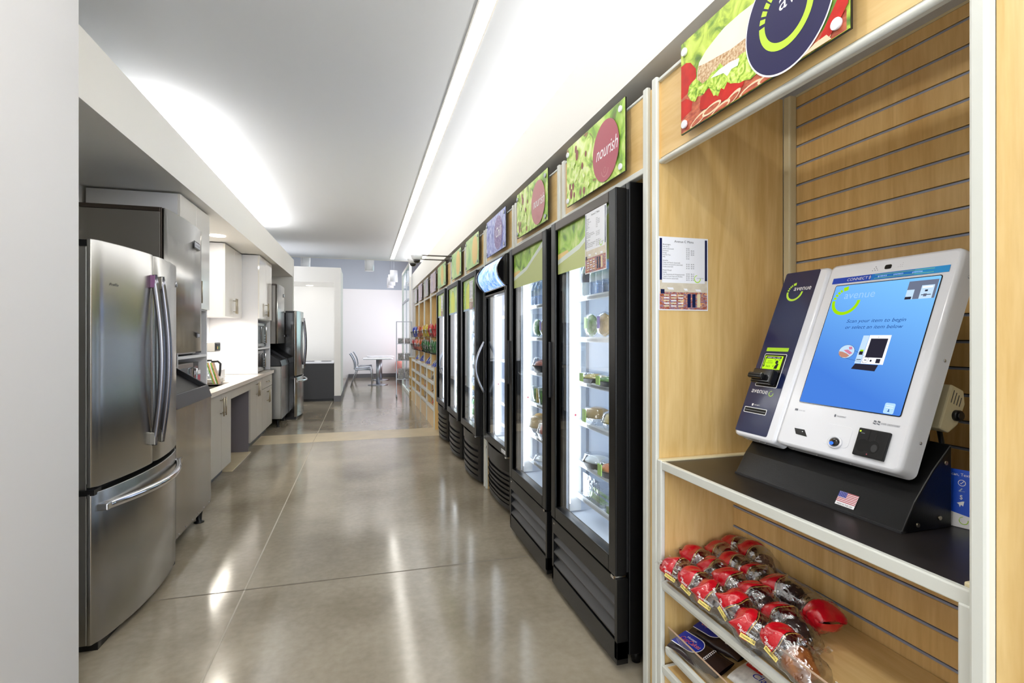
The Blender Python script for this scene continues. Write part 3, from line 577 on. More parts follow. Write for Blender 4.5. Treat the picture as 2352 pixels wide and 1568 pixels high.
m = MB(KM); m.lathe([(.021, .0005), (.021, .004), (.0175, .006), (.016, .003)], 32, 0, T3((.196, .042, 0)), rx=1, ry=.8); m.lathe([(.0155, .0045), (.010, .008), (0, .0092)], 28, 1, T3((.196, .042, 0)), ry=.8); m.ell(.193, .037, .0065, .0045, .0095, 2, 16); m.build('fingerprint_sensor', ['white_plastic', 'black_gloss', 'sensor_blue'], fr) if glow('sensor_blue', (60, 120, 255), 1.2) else None
m = MB(KM); m.box(.257, .3375, .0215, .0935, .0, .009, 0); cr = m.build('card_reader', 'black_plastic', sh, bevel=.002)
m = MB(KM)
for cx in (.278, .306): m.ell(cx, .049, .0165, .0165, .0094, 0, 28)
m.rect(.278, .306, .036, .062, .0096, 0); m.rect(.288, .291, .062, .091, .0094, 0); m.rect(.306, .308, .066, .088, .0094, 1); m.rect(.266, .276, .079, .081, .0094, 2); m.ell(.296, .029, .0018, .0018, .0096, 3, 10); m.ell(.310, .047, .008, .010, .0098, 4, 18)
m.build('card_slot', ['dark_void', 'black_gloss', 'ink_soft', 'maroon', 'charcoal'], cr)
m = MB(KM); m.ell(.2635, .0845, .0022, .0022, .0097, 0, 12); m.build('status_light', 'led_green', cr)
for x, y, nx in ((.05, -.004, 0), (.13, -.004, 0), (.235, -.004, 0), (.31, -.004, 0)):
    m = MB(KM); m.lathe([(.0035, 0), (.003, .0018), (0, .0025)], 12, 0, T3((x, 0.000, -.026)) @ Matrix.Rotation(PI/2, 4, 'X')); m.build('screw', 'chrome', sh)
for y in (.09, .30, .52):
    m = MB(KM); m.lathe([(.004, 0), (.0035, .002), (0, .0028)], 12, 0, T3((.3795, y, -.035)) @ Matrix.Rotation(PI/2, 4, 'Y')); m.build('screw', 'chrome', sh)
# payment column left of the screen
ps = shell(-.180, -.001, -.006, .589, .050, -.004, KM).build('payment_housing', 'white_plastic', K)
m = MB(KM); m.prism([(-.1765, .012), (-.047, .0095), (-.030, .02), (-.026, .575), (-.033, .584), (-.163, .586), (-.170, .580), (-.1775, .02)] if False else rrect(-.1755, -.036, .010, .584, .006), .0002, .0012, 0); pf = m.build('navy_face', 'navy', ps)
m = MB(KM); ring_logo(m, -.1125, .509, .0335, .0016, 0, 1)
m.prism(rrect(-.152, -.0595, .295, .308, .0015), .0014, .0016, 2)
m.text('avenue', -.158, -.088, .1465, .0016, 1); m.arc(-.0725, .150, .0075, .0095, 150, 372, .0016, 0, 16); m.arc(-.0725, .150, .0080, .0092, 80, 140, .0016, 0, 6)
m.flat([(-.138, .109), (-.130, .109), (-.132, .1015), (-.137, .1015)], .0016, 1); m.text('RECEIPT', -.126, -.104, .104, .0016, 1, h=.0032)
m.build('printed_logo', ['lime', 'text_white', 'lime_print'], pf)
m = MB(KM); m.prism(rrect(-.1525, -.0585, .170, .2865, .005), .0012, .0016, 0); m.prism(rrect(-.1505, -.0605, .172, .2845, .004), .0014, .0019, 1); bl = m.build('bill_acceptor', ['text_white', 'black_plastic'], ps)
m = MB(KM); m.rect(-.146, -.070, .2315, .2785, .0024, 0); m.rect(-.141, -.076, .2685, .2765, .0027, 1); m.text('INSERT BILL HERE', -.135, -.080, .2700, .0030, 2, h=.0046)
m.text('ACCEPTS', -.129, -.110, .258, .0027, 1, h=.0042); m.text('$1,$5,$10,$20', -.134, -.107, .252, .0027, 1, h=.0042); m.text('365', -.132, -.114, .2385, .0027, 1, h=.0065)
m.rect(-.1425, -.1395, .243, .272, .0027, 1); m.flat([(-.1450, .245), (-.137, .245), (-.141, .236)], .0027, 1)
m.ell(-.090, .257, .006, .0065, .0027, 1, 16); m.flat([(-.096, .234), (-.083, .234), (-.080, .252), (-.087, .252), (-.094, .244)], .0028, 1)
for a, b, c, d in ((-.101, -.095, .2635, .2655), (-.084, -.078, .2635, .2655), (-.101, -.099, .240, .246)): m.rect(a, b, c, d, .0029, 1)
glow('lcd_green', (186, 236, 40), 1.0); m.build('instruction_display', ['lcd_green', 'ink', 'text_white'], bl)
m = MB(KM); m.box(-.150, -.064, .176, .225, .0018, .030, 0); m.box(-.1505, -.088, .186, .206, .030, .046, 0); mo = m.build('bill_mouth', 'black_gloss', bl, bevel=.005)
m = MB(KM); m.rect(-.147, -.094, .193, .199, .0462, 0); m.build('bill_slot', 'dark_void', mo)
m = MB(KM); m.prism(rrect(-.165, -.067, .0765, .096, .003), .0012, .0016, 0); m.prism(rrect(-.163, -.069, .0785, .094, .002), .0014, .0018, 1); m.rect(-.160, -.072, .085, .0865, .0021, 2); m.build('receipt_slot', ['text_white', 'dark_void', 'alu'], ps)
for x in (-.155, -.135, -.085, -.06):
    m = MB(KM); m.lathe([(.0035, 0), (.003, .0018), (0, .0025)], 12, 0, T3((x, -.0045, -.026)) @ Matrix.Rotation(PI/2, 4, 'X')); m.build('screw', 'chrome', ps)
# black folded-steel stand
m = MB()
S_ = lambda x, y, z: (x, y, z)
yl, yr = 1.434, .884
m.prism([(1.187, .8955), (1.187, .8995), (1.227, .966), (1.285, 1.035), (1.345, 1.092), (1.345, .8955)], -yl, -yr, 0, Matrix.Rotation(PI/2, 4, 'X'))
st = m.build('stand', 'black_metal', K, bevel=.003)
m = MB(); m.box(1.185, 1.20, .884, 1.434, .896, .902); m.build('stand_lip', 'charcoal', st)
m = MB(); m.box(1.315, 1.34, .93, 1.36, 1.06, 1.28); m.build('mounting_column', 'black_metal', K)
for x, z in ((1.235, .912), (1.305, .922), (1.325, 1.05)):
    m = MB(); m.cyl((x, .8815, z), .005, .003, 12, 0, 'y'); m.build('bolt', 'nickel', st)
mat('flag_blue', (40, 50, 150), .4); mat('flag_red', (180, 40, 56), .4)
sl = math.atan2(.0665, .040); FM = frame((1.187+.012*math.cos(sl)-.0008*math.sin(sl), 1.064, .8995+.012*math.sin(sl)+.0008*math.cos(sl)), (0, -1, 0), (math.cos(sl), 0, math.sin(sl)))
m = MB(FM); m.rect(0, .054, 0, .037, .0006, 0)
for k in range(7): m.rect(0, .054, .0367-.0042*k-.0021, .0367-.0042*k, .0009, 1)
m.rect(0, .023, .0215, .0367, .0012, 2); m.text('MADE IN THE USA', .005, .049, .0018, .0012, 3, h=.0042)
for r in range(4):
    for c_ in range(5): m.ell(.003+.0043*c_, .0237+.0036*r, .0008, .0008, .0014, 0, 6)
m.build('flag_sticker', ['text_white', 'flag_red', 'flag_blue', 'ink'], st)
# cream printer box with a round knob behind the screen
t = thing('printer_box', 'cream plastic device with a round black knob behind the kiosk screen', 'device', (1.40, .93, .90))
KP = frame((1.350, .915, 1.125), (.927, 0, -.375), (.375, 0, .927))
m = MB(KP); m.prism([(0, .0), (.035, 0), (.058, .03), (.062, .085), (.045, .115), (0, .115)], -.07, .0, 0); pb = m.build('body', 'cream_edge', t, bevel=.004)
m = MB(KP); m.cyl((.040, .048, .0), .0135, .010, 28).cyl((.040, .048, .010), .010, .004, 28); m.build('knob', 'black_plastic', pb)
m = MB(KP)
for k in range(4): m.box(.012+.010*k, .0135+.010*k, .072, .104-.003*k, 0, .0008)
m.build('vent_slots', 'charcoal', pb)
m = MB(); m.tube([(1.42, .95, .93), (1.43, .95, 1.0), (1.40, .95, 1.12)], .006, 8); m.build('cable', 'black_plastic', t)
m = MB(KM); m.box(.05, .33, .06, .54, -.11, -.051); m.build('rear_housing', 'charcoal', K, bevel=.004)
m = MB(KM); m.box(-.16, -.02, .04, .54, -.11, -.051); m.build('rear_housing', 'charcoal', K, bevel=.004)
# blue folded card on the counter
CMx = frame((1.352, .905, .8965), Vector((.30, -.95, 0)), (.10, .03, .99)); mat('card_blue', (24, 84, 214), .35)
t = thing('counter_card', 'blue folded information card reading Scan, Text on the black counter', 'card', M=CMx)
m = MB(CMx); m.box(0, .13, 0, .135, -.0015, 0, 0); m.flat([(0, 0), (.13, 0), (.13, .018), (.08, .022), (0, .036)], .0005, 1)
m.text('Scan, Text or', .006, .056, .120, .0008, 1, h=.0068)
m.arc(.030, .104, .0062, .0075, 0, 360, .0008, 1, 20); m.flat([(.026, .104), (.0285, .101), (.034, .108), (.0335, .109), (.0285, .103)], .0009, 1)
m.flat([(.024, .084), (.030, .092), (.032, .091), (.027, .083), (.036, .085), (.036, .084)], .0008, 2); m.text('$', .027, .0325, .066, .0008, 1, h=.010); m.flat([(.022, .056), (.032, .061), (.036, .062), (.034, .050), (.030, .053), (.028, .047), (.026, .053)], .0008, 1)
for s, y in (('Report a problem', .102), ('Give feedback', .088), ('service', .082), ('Request a refund', .068), ('Enter promotions', .054), ('Check out new', .041), ('innovations', .035)): m.text(s, .046, .046+len(s)*.0042, y, .0008, 2, h=.0052)
m.arc(.036, .017, .0075, .009, 170, 375, .0010, 3, 16); m.arc(.036, .017, .0080, .009, 100, 160, .0010, 3, 6); m.text('c a n t e e n', .048, .115, .012, .0010, 4, h=.0075)
m.build('printed_face', ['card_blue', 'text_white', 'pale_blue', 'lime_print', 'ink_soft'], t)
m = MB(CMx); m.prism([(0, 0), (.13, 0), (.13, .135), (0, .135)], -.034, -.0325, 0, Matrix.Rotation(-.24, 4, 'X')); m.build('rear_flap', 'card_blue', t)
# ================================================================ GLASS DOOR COOLERS
def wire_shelf(par, x0, x1, y0, y1, z):
    m = MB(); m.box(x0, x0+.006, y0, y1, z-.022, z+.004).box(x0, x1, y0, y0+.006, z-.006, z).box(x0, x1, y1-.006, y1, z-.006, z).box(x1-.006, x1, y0, y1, z-.006, z)
    n = int((y1-y0)/.026)
    for k in range(1, n): y = y0+(y1-y0)*k/n; m.box(x0, x1, y-.0018, y+.0018, z-.003, z)
    m.box(x0-.002, x0, y0, y1, z-.018, z-.004, 1)
    return m.build('wire_shelf', ['shelf_wire', 'acrylic'], par)
def cooler(y0, y1, xf, ztop, style, label, shelves):
    t = thing('display_cooler', label, 'cooler', (xf+.3, (y0+y1)/2, 0)); w = y1-y0; yc = (y0+y1)/2
    zb = .40 if style == 'flat' else .46; dz0 = .385 if style == 'flat' else .45; xb = xf+.055
    top = ztop if style != 'bow' else 1.955
    xk = xf+.62; ct_ = ztop-.01
    m = MB(); m.box(xb+.006, xk, y0, y0+.03, .06, ct_).box(xb+.006, xk, y1-.03, y1, .06, ct_).box(xb+.006, xk, y0+.03, y1-.03, ct_-.04, ct_).box(xk-.02, xk, y0+.03, y1-.03, .06, ct_-.04).box(xb+.006, xk-.02, y0+.03, y1-.03, .06, zb)
    cab = m.build('cabinet', 'black_metal', t, bevel=.003)
    iz1 = ct_-.045
    m = MB(); e = .0; a, b, c, d = xb+.02, xk-.025, y0+.034, y1-.034
    m.box(a, b, c-.003, c, zb, iz1).box(a, b, d, d+.003, zb, iz1).box(b, b+.003, c, d, zb, iz1).box(a, b, c, d, iz1, iz1+.003).box(a, b, c, d, zb+.001, zb+.01)
    m.build('liner', 'liner', t)
    # door
    fw = .062; dt = 1.95 if style != 'bow' else 1.73; dt = min(dt, ztop-.015)
    m = MB(FR((xf, y1, 0))); W_ = w
    m.box(0, fw, dz0, dt, -.05, 0, 0).box(W_-fw, W_, dz0, dt, -.05, 0, 0).box(fw, W_-fw, dt-fw*.75, dt, -.05, 0, 1).box(fw, W_-fw, dz0, dz0+fw*1.05, -.05, 0, 0)
    m.box(fw-.008, fw, dz0+fw, dt-fw*.75, -.045, -.004, 2).box(W_-fw, W_-fw+.008, dz0+fw, dt-fw*.75, -.045, -.004, 2)
    df = m.build('door_frame', ['black_metal', 'bronze' if style != 'bulge' else 'black_plastic', 'bronze'], t, bevel=.004)
    m = MB(FR((xf, y1, 0))); m.box(fw, W_-fw, dz0+fw, dt-fw*.7, -.022, -.017, 0); pane = m.build('door_glass', 'door_glass', df)
    m = MB(); m.box(xf+.046, xb+.014, y0+.006, y0+.036, dz0+.01, dt-.004).box(xf+.046, xb+.014, y1-.036, y1-.006, dz0+.01, dt-.004).box(xf+.046, xb+.014, y0+.036, y1-.036, dt-.045, dt-.004).box(xf+.046, xb+.014, y0+.036, y1-.036, dz0-.01, dz0+.05); m.build('door_gasket', 'dark_void', t)
    m = MB(); m.box(xf-.004, xf+.05, y0+.01, y0+.035, dz0-.012, dz0).cyl((xf+.01, y0+.02, dz0-.012), .007, .012, 12).cyl((xf+.01, y0+.045, dz0-.012), .005, .012, 12); m.build('hinge', 'chrome', df)
    # inside light
    lw = .095 if style != 'bulge' else .045; m = MB(); m.box(xb+.03, xb+lw, y1-.058, y1-.036, zb+.02, iz1-.02, 0)
    for z_ in (zb+.10, 1.10): 
        for q in ((0, .035) if style != 'bulge' else (-.01,)): m.cyl((xb+.047+q, y1-.0575, z_), .003, .002, 10, 1, 'y')
    m.cyl((xb+(.062 if style != 'bulge' else .037), y1-.0585, .93), .006, .002, 14, 2, 'y'); lf = m.build('lamp_cover', ['white_flat', 'alu', 'maroon'], t)
    m = MB(); m.box(xb+.028, xb+.034, y1-.060, y1-.058, zb+.06, iz1-.06).box(xb+.022, xb+.028, y0+.04, y0+.046, zb+.06, iz1-.06); m.build('lamp', 'led_cool', lf)
    # bottom grille
    if style == 'flat':
        m = MB(FR((xf+.006, y1, 0))); m.box(.0, W_, .30, .372, -.05, 0, 0).box(0, .022, .05, .30, -.05, 0, 0).box(W_-.022, W_, .05, .30, -.05, 0, 0).box(0, W_, .03, .12, -.05, 0, 0).box(.022, W_-.022, .12, .30, -.05, -.035, 1)
        for k in range(3): z_ = .128+.062*k; m.prism([(-.034, z_+.044), (-.002, z_+.012), (-.002, z_+.004), (-.034, z_+.034)], .022, W_-.022, 2, Matrix(((0, 0, 1, 0), (0, 1, 0, 0), (1, 0, 0, 0), (0, 0, 0, 1))))
        m.ell(.03, .352, .010, .006, .0006, 3, 16); m.build('bottom_grille', ['black_metal', 'dark_void', 'charcoal', 'chrome'], t, bevel=.001)
    else:
        h0, h1 = .035, (.445 if style == 'bulge' else .44); bul = .055 if style == 'bulge' else .05
        xs = lambda s: xf+.045-bul*(1-abs(2*s-1)**3)-(.0)
        def strip(za, zb_, off, mi, s0=0, s1=1, tilt=0):
            mm.grid(lambda u, v: (xs(s0+(s1-s0)*u)+off+tilt*v, y1-W_*(s0+(s1-s0)*u), za+(zb_-za)*v), 20, 1, mi)
            mm.grid(lambda u, v: (xs(s0+(s1-s0)*u)+off+tilt+v*.03, y1-W_*(s0+(s1-s0)*u), zb_), 20, 1, mi); mm.grid(lambda u, v: (xs(s0+(s1-s0)*u)+off+(1-v)*.03, y1-W_*(s0+(s1-s0)*u), za), 20, 1, mi)
        mm = MB(); ns = 5 if style == 'bulge' else 7
        strip(h0, h1-.01, .028, 1); top_h = .09 if style == 'bulge' else .115
        strip(h1-top_h, h1, .0, 0); strip(h0, h0+.035, .012, 0)
        mm.prism([(xs(k/20), y1-W_*k/20) for k in range(21)]+[(xf+.06, y0), (xf+.06, y1)], h1-.002, h1, 0)
        sh_ = (h1-top_h-h0-.035)/ns
        for k in range(ns): za = h0+.035+sh_*k; strip(za+sh_*.28, za+sh_*.98, .010 if k % 2 == 0 else .007, 0, .05, .95, -.006)
        for s0, s1 in ((0, .06), (.94, 1)): strip(h0, h1-.02, .004, 0, s0, s1)
        mm.box(xf+.045, xf+.10, y0+.004, y0+.02, h0, h1-.002, 0).box(xf+.045, xf+.10, y1-.02, y1-.004, h0, h1-.002, 0)
        if style == 'bow': mm.box(xf-.008, xf-.004, y1-.12, y1-.10, .385, .41, 2)
        mm.build('bottom_grille', ['black_plastic', 'dark_void', 'chrome'], t)
    for yy in (y0+.05, y1-.05):
        m = MB(); m.cyl((xf+.12, yy, 0), .018, .06, 12).cyl((xf+.5, yy, 0), .018, .06, 12); m.build('foot', 'black_plastic', t)
    for z_ in shelves: wire_shelf(t, xb+(.068 if style != 'bulge' else .035), xk-.05, y0+.045, y1-.042, z_)
    for yy in (y1-.0345,):
        m = MB(); m.box(xb+.135, xb+.150, yy-.004, yy, zb+.1, iz1-.05).box(xk-.10, xk-.085, yy-.004, yy, zb+.1, iz1-.05); m.build('pilaster', 'alu', t)
    # door artwork
    m = MB(FR((xf+.0172, y1, 0)))
    if style == 'flat':
        zt = dt-fw*.7; a, b = fw, W_-fw; lo = 1.675
        m.rect(a, b, lo, zt, .0003, 0); m.flat([(a, lo), (b, lo), (b, lo+.20), (a+(b-a)*.7, lo+.15), (a+(b-a)*.45, lo+.095), (a, lo+.055)], .0006, 1)
        m.flat([(a, lo+.05), (a+(b-a)*.45, lo+.09), (a+(b-a)*.7, lo+.145), (b, lo+.20), (b, lo+.235), (a+(b-a)*.7, lo+.17), (a+(b-a)*.45, lo+.115), (a, lo+.075)], .0009, 2)
        m.flat([(a, lo+.075), (a+.16, lo+.087), (a+.13, lo+.11), (a, lo+.105)], .0008, 3); m.ell(b-.06, lo+.03, .10, .07, .0007, 4, 24) if False else None
        m.build('door_print', ['salad_soft', 'bowl_body', 'bowl_rim', 'apricot'], pane)
        m = MB(FR((xf+.0170, y1, 0))); m.rect(W_-fw-.020, W_-fw-.002, dz0+fw+.01, dz0+fw+.055, .0008, 0); m.rect(W_-fw-.017, W_-fw-.005, dz0+fw+.02, dz0+fw+.026, .0011, 1); m.rect(W_-fw-.017, W_-fw-.005, dz0+fw+.036, dz0+fw+.044, .0011, 1); m.build('energy_sticker', ['banner3', 'text_white'], pane)
        m = MB(); m.box(xf-.012, xf+.03, y1-.002, y1+.010, 1.02, 1.32); m.build('grip', 'black_plastic', df, bevel=.004)
    elif style == 'bulge':
        zt = dt-fw*.7; a, b = fw, W_-fw; lo = 1.60
        m.rect(a, b, lo, zt, .0003, 0); m.rect(a, a+.05, lo, zt, .0005, 3); m.rect(a, b, lo, lo+.02, .0006, 2)
        c0 = a+(b-a)*.42; m.flat([(c0-.13, lo+.02), (c0+.13, lo+.02)]+[(c0+.13*math.cos(PI*k/16), lo+.12+.14*math.sin(PI*k/16)) for k in range(17)], .0008, 1)
        m.arc(c0, lo+.12, .13, .142, 0, 180, .0010, 3, 20, 1.08)
        m.build('door_print', ['green_haze', 'yellow_green', 'pale_blue', 'lettuce'], pane)
    else:
        # bowed illuminated header and curved pull handle
        pr = [(xf+.02, 1.745)]+[(xf+.02-.085*math.sin(PI*.5*min(1, (k/9)*1.15)) if k < 8 else xf+.02-.085*math.cos((k-8)/4*PI/2), 1.745+.215*(k/12)) for k in range(0, 13)]+[(xf+.05, 1.965)]
        arc_ = [(xf+.03-.09*math.sin(PI*(.10+.80*k/12)), 1.735+.225*k/12) for k in range(13)]
        m = MB(); m.grid(lambda u, v: (arc_[int(round(v*12))][0], y1-.02-(w-.04)*u, arc_[int(round(v*12))][1]), 4, 12, 0)
        hd = m.build('header_picture', 'ice_blue', t)
        m = MB(); R_ = Matrix.Rotation(PI/2, 4, 'X')
        o1 = [(x-.012, z) for x, z in arc_]
        for ya, yb in ((y0, y0+.03), (y1-.03, y1)): m.prism(o1+[(xf+.08, 1.965), (xf+.08, 1.73)], -yb, -ya, 0, R_)
        m.box(xf+.0, xf+.08, y0+.03, y1-.03, 1.70, 1.735).box(xf-.0, xf+.08, y0+.03, y1-.03, 1.958, 1.97); m.build('header_housing', 'black_gloss', t)
        m = MB(); ps_ = [(xf-.004-.075*math.sin(PI*k/14), y1-.025, .86+.44*k/14) for k in range(15)]; m.tube(ps_, .011, 12, 0, .016, up=(0, 1, 0)); m.build('door_handle', 'alu', df)
        m = MB()
        for r in range(26):
            for c_ in range(7): m.box(b-.004 if False else xk-.03, xk-.027, y1-.12-c_*.075, y1-.075-c_*.075, .56+r*.042, .578+r*.042, 0)
        m.build('perforated_back', 'led_soft', t)
        m = MB(FR((xf+.0, y1, 0))); m.rect(W_-.15, W_-.03, .462, .490, .0012, 0)
        for q in range(4): m.rect(W_-.145, W_-.05, .466+.005*q, .4675+.005*q, .0015, 1)
        m.build('rating_label', ['paper', 'ink_soft'], df)
    l = area('cooler_tube', (xb+.03, y0+.06, 1.15), .05, {'flat': 2.5, 'bow': 3, 'bulge': 3}[style], (.90, .95, 1), (.9, .35, 0), 1.3, along=(0, 0, 1))
    l2 = area('cooler_tube', (xb+.03, y1-.07, 1.15), .05, {'flat': 2.5, 'bow': 3, 'bulge': 3}[style], (.90, .95, 1), (.9, -.35, 0), 1.3, along=(0, 0, 1))
    return t
glow('led_soft', (236, 240, 255), 2.0)
SH1 = [1.555, 1.342, 1.113, .905, .690, .515]
cooler(1.862, 2.600, .970, 1.985, 'flat', 'black glass door cooler nearest the checkout, menu sheet taped on its glass', SH1)
cooler(2.682, 3.425, .970, 1.960, 'flat', 'second black glass door cooler with a salad bowl print across its top', SH1)
cooler(3.675, 4.425, 1.020, 1.965, 'bow', 'cooler with bowed blue lit header and a curved silver door handle', [1.52, 1.15, .98, .78, .60])
for (a, b), s in zip(((4.53, 5.27), (5.45, 6.19), (6.38, 7.14)), ('nearest', 'middle', 'farthest')):
    cooler(a, b, .970, 1.985, 'bulge', s+' of the three bottle coolers with green door prints and bulging grilles', [1.62, 1.40, 1.18, .96, .74, .55])
menu(FR((.968, 2.150, 1.630)), 'printed price menu sheet taped to the glass of the nearest cooler')
menu(FR((.966, 4.80, 1.60)), 'faint printed menu sheet on the glass of the nearest bottle cooler', .17, .27)
menu(FR((.966, 6.66, 1.60)), 'faint printed menu sheet on the glass of the farthest bottle cooler', .17, .27)
# ---- cooler contents
mat('cap_blue', (30, 50, 130), .4); mat('label_dark', (50, 60, 90), .4); mat('leafy', (120, 170, 70), .5, noise=1, nscale=40, col2=(50, 100, 40)); mat('water', (224, 236, 246), .15); mat('bread', (222, 180, 110), .6, noise=.3, nscale=30)
mat('sticker_green', (168, 204, 104), .4); mat('sticker_purple', (110, 80, 170), .4); mat('carrot', (236, 130, 50), .5); mat('tea', (150, 90, 40), .3); mat('juice', (220, 190, 90), .3); mat('label_green', (90, 160, 90), .4); mat('red_snack', (206, 50, 40), .35)
def bottle(p, label, cat='bottle', body='water', lab='label_dark', cap='cap_blue', h=.205, r=.032, group=None, parts=True):
    t = thing('drink_bottle', label, cat, p, group)
    M = T3(p); m = MB(M); k = h/.205
    m.lathe([(r*.9, 0), (r, .008), (r, .055*k), (r*.93, .062*k), (r, .070*k), (r, .125*k), (r*.8, .150*k), (r*.42, .175*k), (r*.40, .188*k)], 14, 0); b = m.build('body', body, t)
    m = MB(M); m.lathe([(r*1.01, .072*k), (r*1.01, .120*k)], 14, 0); m.build('paper_label', lab, t)
    m = MB(M); m.cyl((0, 0, .186*k), r*.45, .018*k, 12); m.build('cap', cap, t); return t
def clam(p, label, fill, lidmat='lid_clear', base='black_plastic', sx=.075, sy=.085, h=.055, cat='food container', name='food_container', sticker=None, dome=.5):
    t = thing(name, label, cat, p); M = T3(p)
    m = MB(M); m.lathe([(.78, 0), (1, h*.42), (1.04, h*.44), (1.0, h*.46), (.9, h*.46)], 24, 0, rx=sx, ry=sy); m.build('tray', base, t)
    m = MB(M); m.lathe([(.9, h*.40), (.7, h*.75*dome+h*.3), (.3, h*.9*dome+h*.35), (0, h*.95*dome+h*.35)], 20, 0, rx=sx, ry=sy); m.build('food', fill, t)
    m = MB(M); m.lathe([(1.03, h*.46), (.98, h*.5), (.86, h*.92), (.6, h), (0, h*1.02)], 24, 0, rx=sx, ry=sy); m.build('lid', lidmat, t)
    if sticker: m = MB(M); m.box(-sx*1.05, -sx*.98, -sy*.22, sy*.22, h*.15, h*.9, 0); m.build('sticker', sticker, t)
    return t
def pack(p, label, fill, dims=(.06, .12, .13), sticker=None):
    t = thing('wrapped_sandwich_wrap', label, 'packaged food', p); M = T3(p); dx, dy, h = dims
    m = MB(M); m.grid(lambda u, v: (dx*.8*math.sin(PI*v)**.5*math.cos(2*PI*u)*.5, dy*.5*math.sin(PI*v)**.5*math.sin(2*PI*u), .004+h*.9*v), 20, 8, 0); m.build('food', fill, t)
    m = MB(M); m.grid(lambda u, v: (dx*math.sin(PI*v)**.35*math.cos(2*PI*u)*.55, dy*.58*math.sin(PI*v)**.35*math.sin(2*PI*u), h*v), 24, 10, 0); m.build('plastic_shell', 'lid_clear', t)
    if sticker: m = MB(M); m.box(-dx*.62, -dx*.58, -dy*.12, dy*.10, h*.35, h*.8); m.build('sticker', sticker, t)
    return t
x = 1.115
bottle((x, 2.45, 1.556), 'dark label drink bottle on the top shelf of the nearest cooler', lab='label_dark', cap='cap_blue', h=.20)
for i, y in enumerate((2.37, 2.30, 2.23)): bottle((x+.01, y, 1.556), 'clear water bottle on the top shelf of the nearest cooler', body='bottle_clear', lab='water', cap='white_plastic', group='clear water bottles in the nearest cooler', h=.19)
bottle((x, 2.12, 1.556), 'white bottle with purple label on the top shelf of the nearest cooler', body='white_plastic', lab='sticker_purple', cap='juice', h=.20)
for i, y in enumerate((2.46, 2.38)): bottle((x+.09, y, 1.556), 'clear water bottle behind the first row in the nearest cooler', body='bottle_clear', lab='water', cap='white_plastic', group='water bottles behind the first row', h=.19)
pack((x+.01, 2.42, 1.343), 'leafy wrap in a clear shell, upper shelf of the nearest cooler', 'leafy', sticker='sticker_green'); pack((x+.01, 2.27, 1.343), 'wrap with purple sticker beside the leafy wrap in the nearest cooler', 'bread', sticker='sticker_purple'); pack((x+.13, 2.34, 1.343), 'wrap in clear shell standing behind the two front wraps', 'leafy')
clam((x+.02, 2.40, 1.114), 'black bowl of fruit with green band on the middle shelf, left one', 'juice', sticker='sticker_green'); clam((x+.02, 2.21, 1.114), 'black bowl of fruit with green band on the middle shelf, right one', 'leafy', sticker='sticker_green')
clam((x+.03, 2.39, .906), 'bread roll sandwich in a clear clamshell, fourth shelf of the nearest cooler', 'bread', base='lid_clear', h=.085, dome=.7, sticker='sticker_green'); clam((x+.04, 2.20, .906), 'ridged clamshell with a yellow filled roll beside the bread roll', 'juice', base='lid_clear', h=.085, dome=.7)
clam((x+.02, 2.37, .691), 'black tray with clear lid and salad on the fifth shelf', 'mayo', h=.07); clam((x+.02, 2.19, .691), 'round black bowl with carrot pieces on the fifth shelf', 'carrot', h=.07, sticker='sticker_green')
t = thing('clear_bin', 'clear plastic bin of wrapped string cheese on the lowest shelf', 'bin', (x+.06, 2.36, .516))
m = MB(); a, b, c, d = x-.02, x+.16, 2.27, 2.46
m.box(a, a+.003, c, d, .516, .645).box(b-.003, b, c, d, .516, .645).box(a, b, c, c+.003, .516, .645).box(a, b, d-.003, d, .516, .645).box(a, b, c, d, .516, .519); m.build('bin_body', 'lid_clear', t)
for k in range(5):
    q = thing('cheese_stick', 'pale wrapped cheese stick lying in the clear bin of the nearest cooler', 'cheese stick', (x+.02, 2.36, .52+.012*k), 'cheese sticks in the clear bin'); m = MB(); m.tube([(x+.012+.02*(k % 3), 2.29, .528+.016*(k//2)), (x+.012+.02*(k % 3), 2.44, .530+.016*(k//2))], .008, 8); m.build('wrapper', 'green_haze', q)
t = thing('snack_tray', 'small tray of carrot pieces with green label on the lowest shelf', 'packaged food', (x+.02, 2.16, .516)); m = MB(); m.box(x-.02, x+.06, 2.11, 2.21, .516, .555, 0); m.build('tray', 'lid_clear', t); m = MB(); m.box(x-.015, x+.055, 2.115, 2.16, .518, .548, 0).box(x-.015, x+.055, 2.16, 2.205, .518, .548, 1); m.build('contents', ['carrot', 'leafy'], t)
# second cooler
for i, y in enumerate((3.30, 3.22, 3.14)): bottle((x, y, 1.556), 'clear drink bottle on the top shelf of the second cooler', body='bottle_clear', lab='pale_blue', cap='white_plastic', group='bottles on the second cooler top shelf', h=.17)
pack((x+.01, 3.26, 1.343), 'tall leafy wrap in a shell, upper shelf of the second cooler', 'leafy'); pack((x+.01, 3.12, 1.343), 'wrap with bread filling beside the leafy one in the second cooler', 'bread', sticker='sticker_purple')
clam((x+.02, 3.18, 1.114), 'dark bowl with clear lid on the third shelf of the second cooler', 'ham', h=.10)
for y, s in ((3.27, 'left'), (3.14, 'right')):
    t = thing('pickle_pack', 'clear cup of sliced green fruit, '+s+' one in the second cooler', 'packaged food', (x, y, .906)); m = MB(T3((x+.02, y, .906))); m.lathe([(.04, 0), (.052, .11), (.047, .115)], 18, 0); m.build('cup', 'lid_clear', t)
    m = MB(T3((x+.02, y, .906)))
    for k in range(8): m.cyl((.026*math.cos(k*.8), .026*math.sin(k*.8), .004), .012, .09, 8, k % 2)
    m.build('fruit', ['leafy', 'juice'], t)
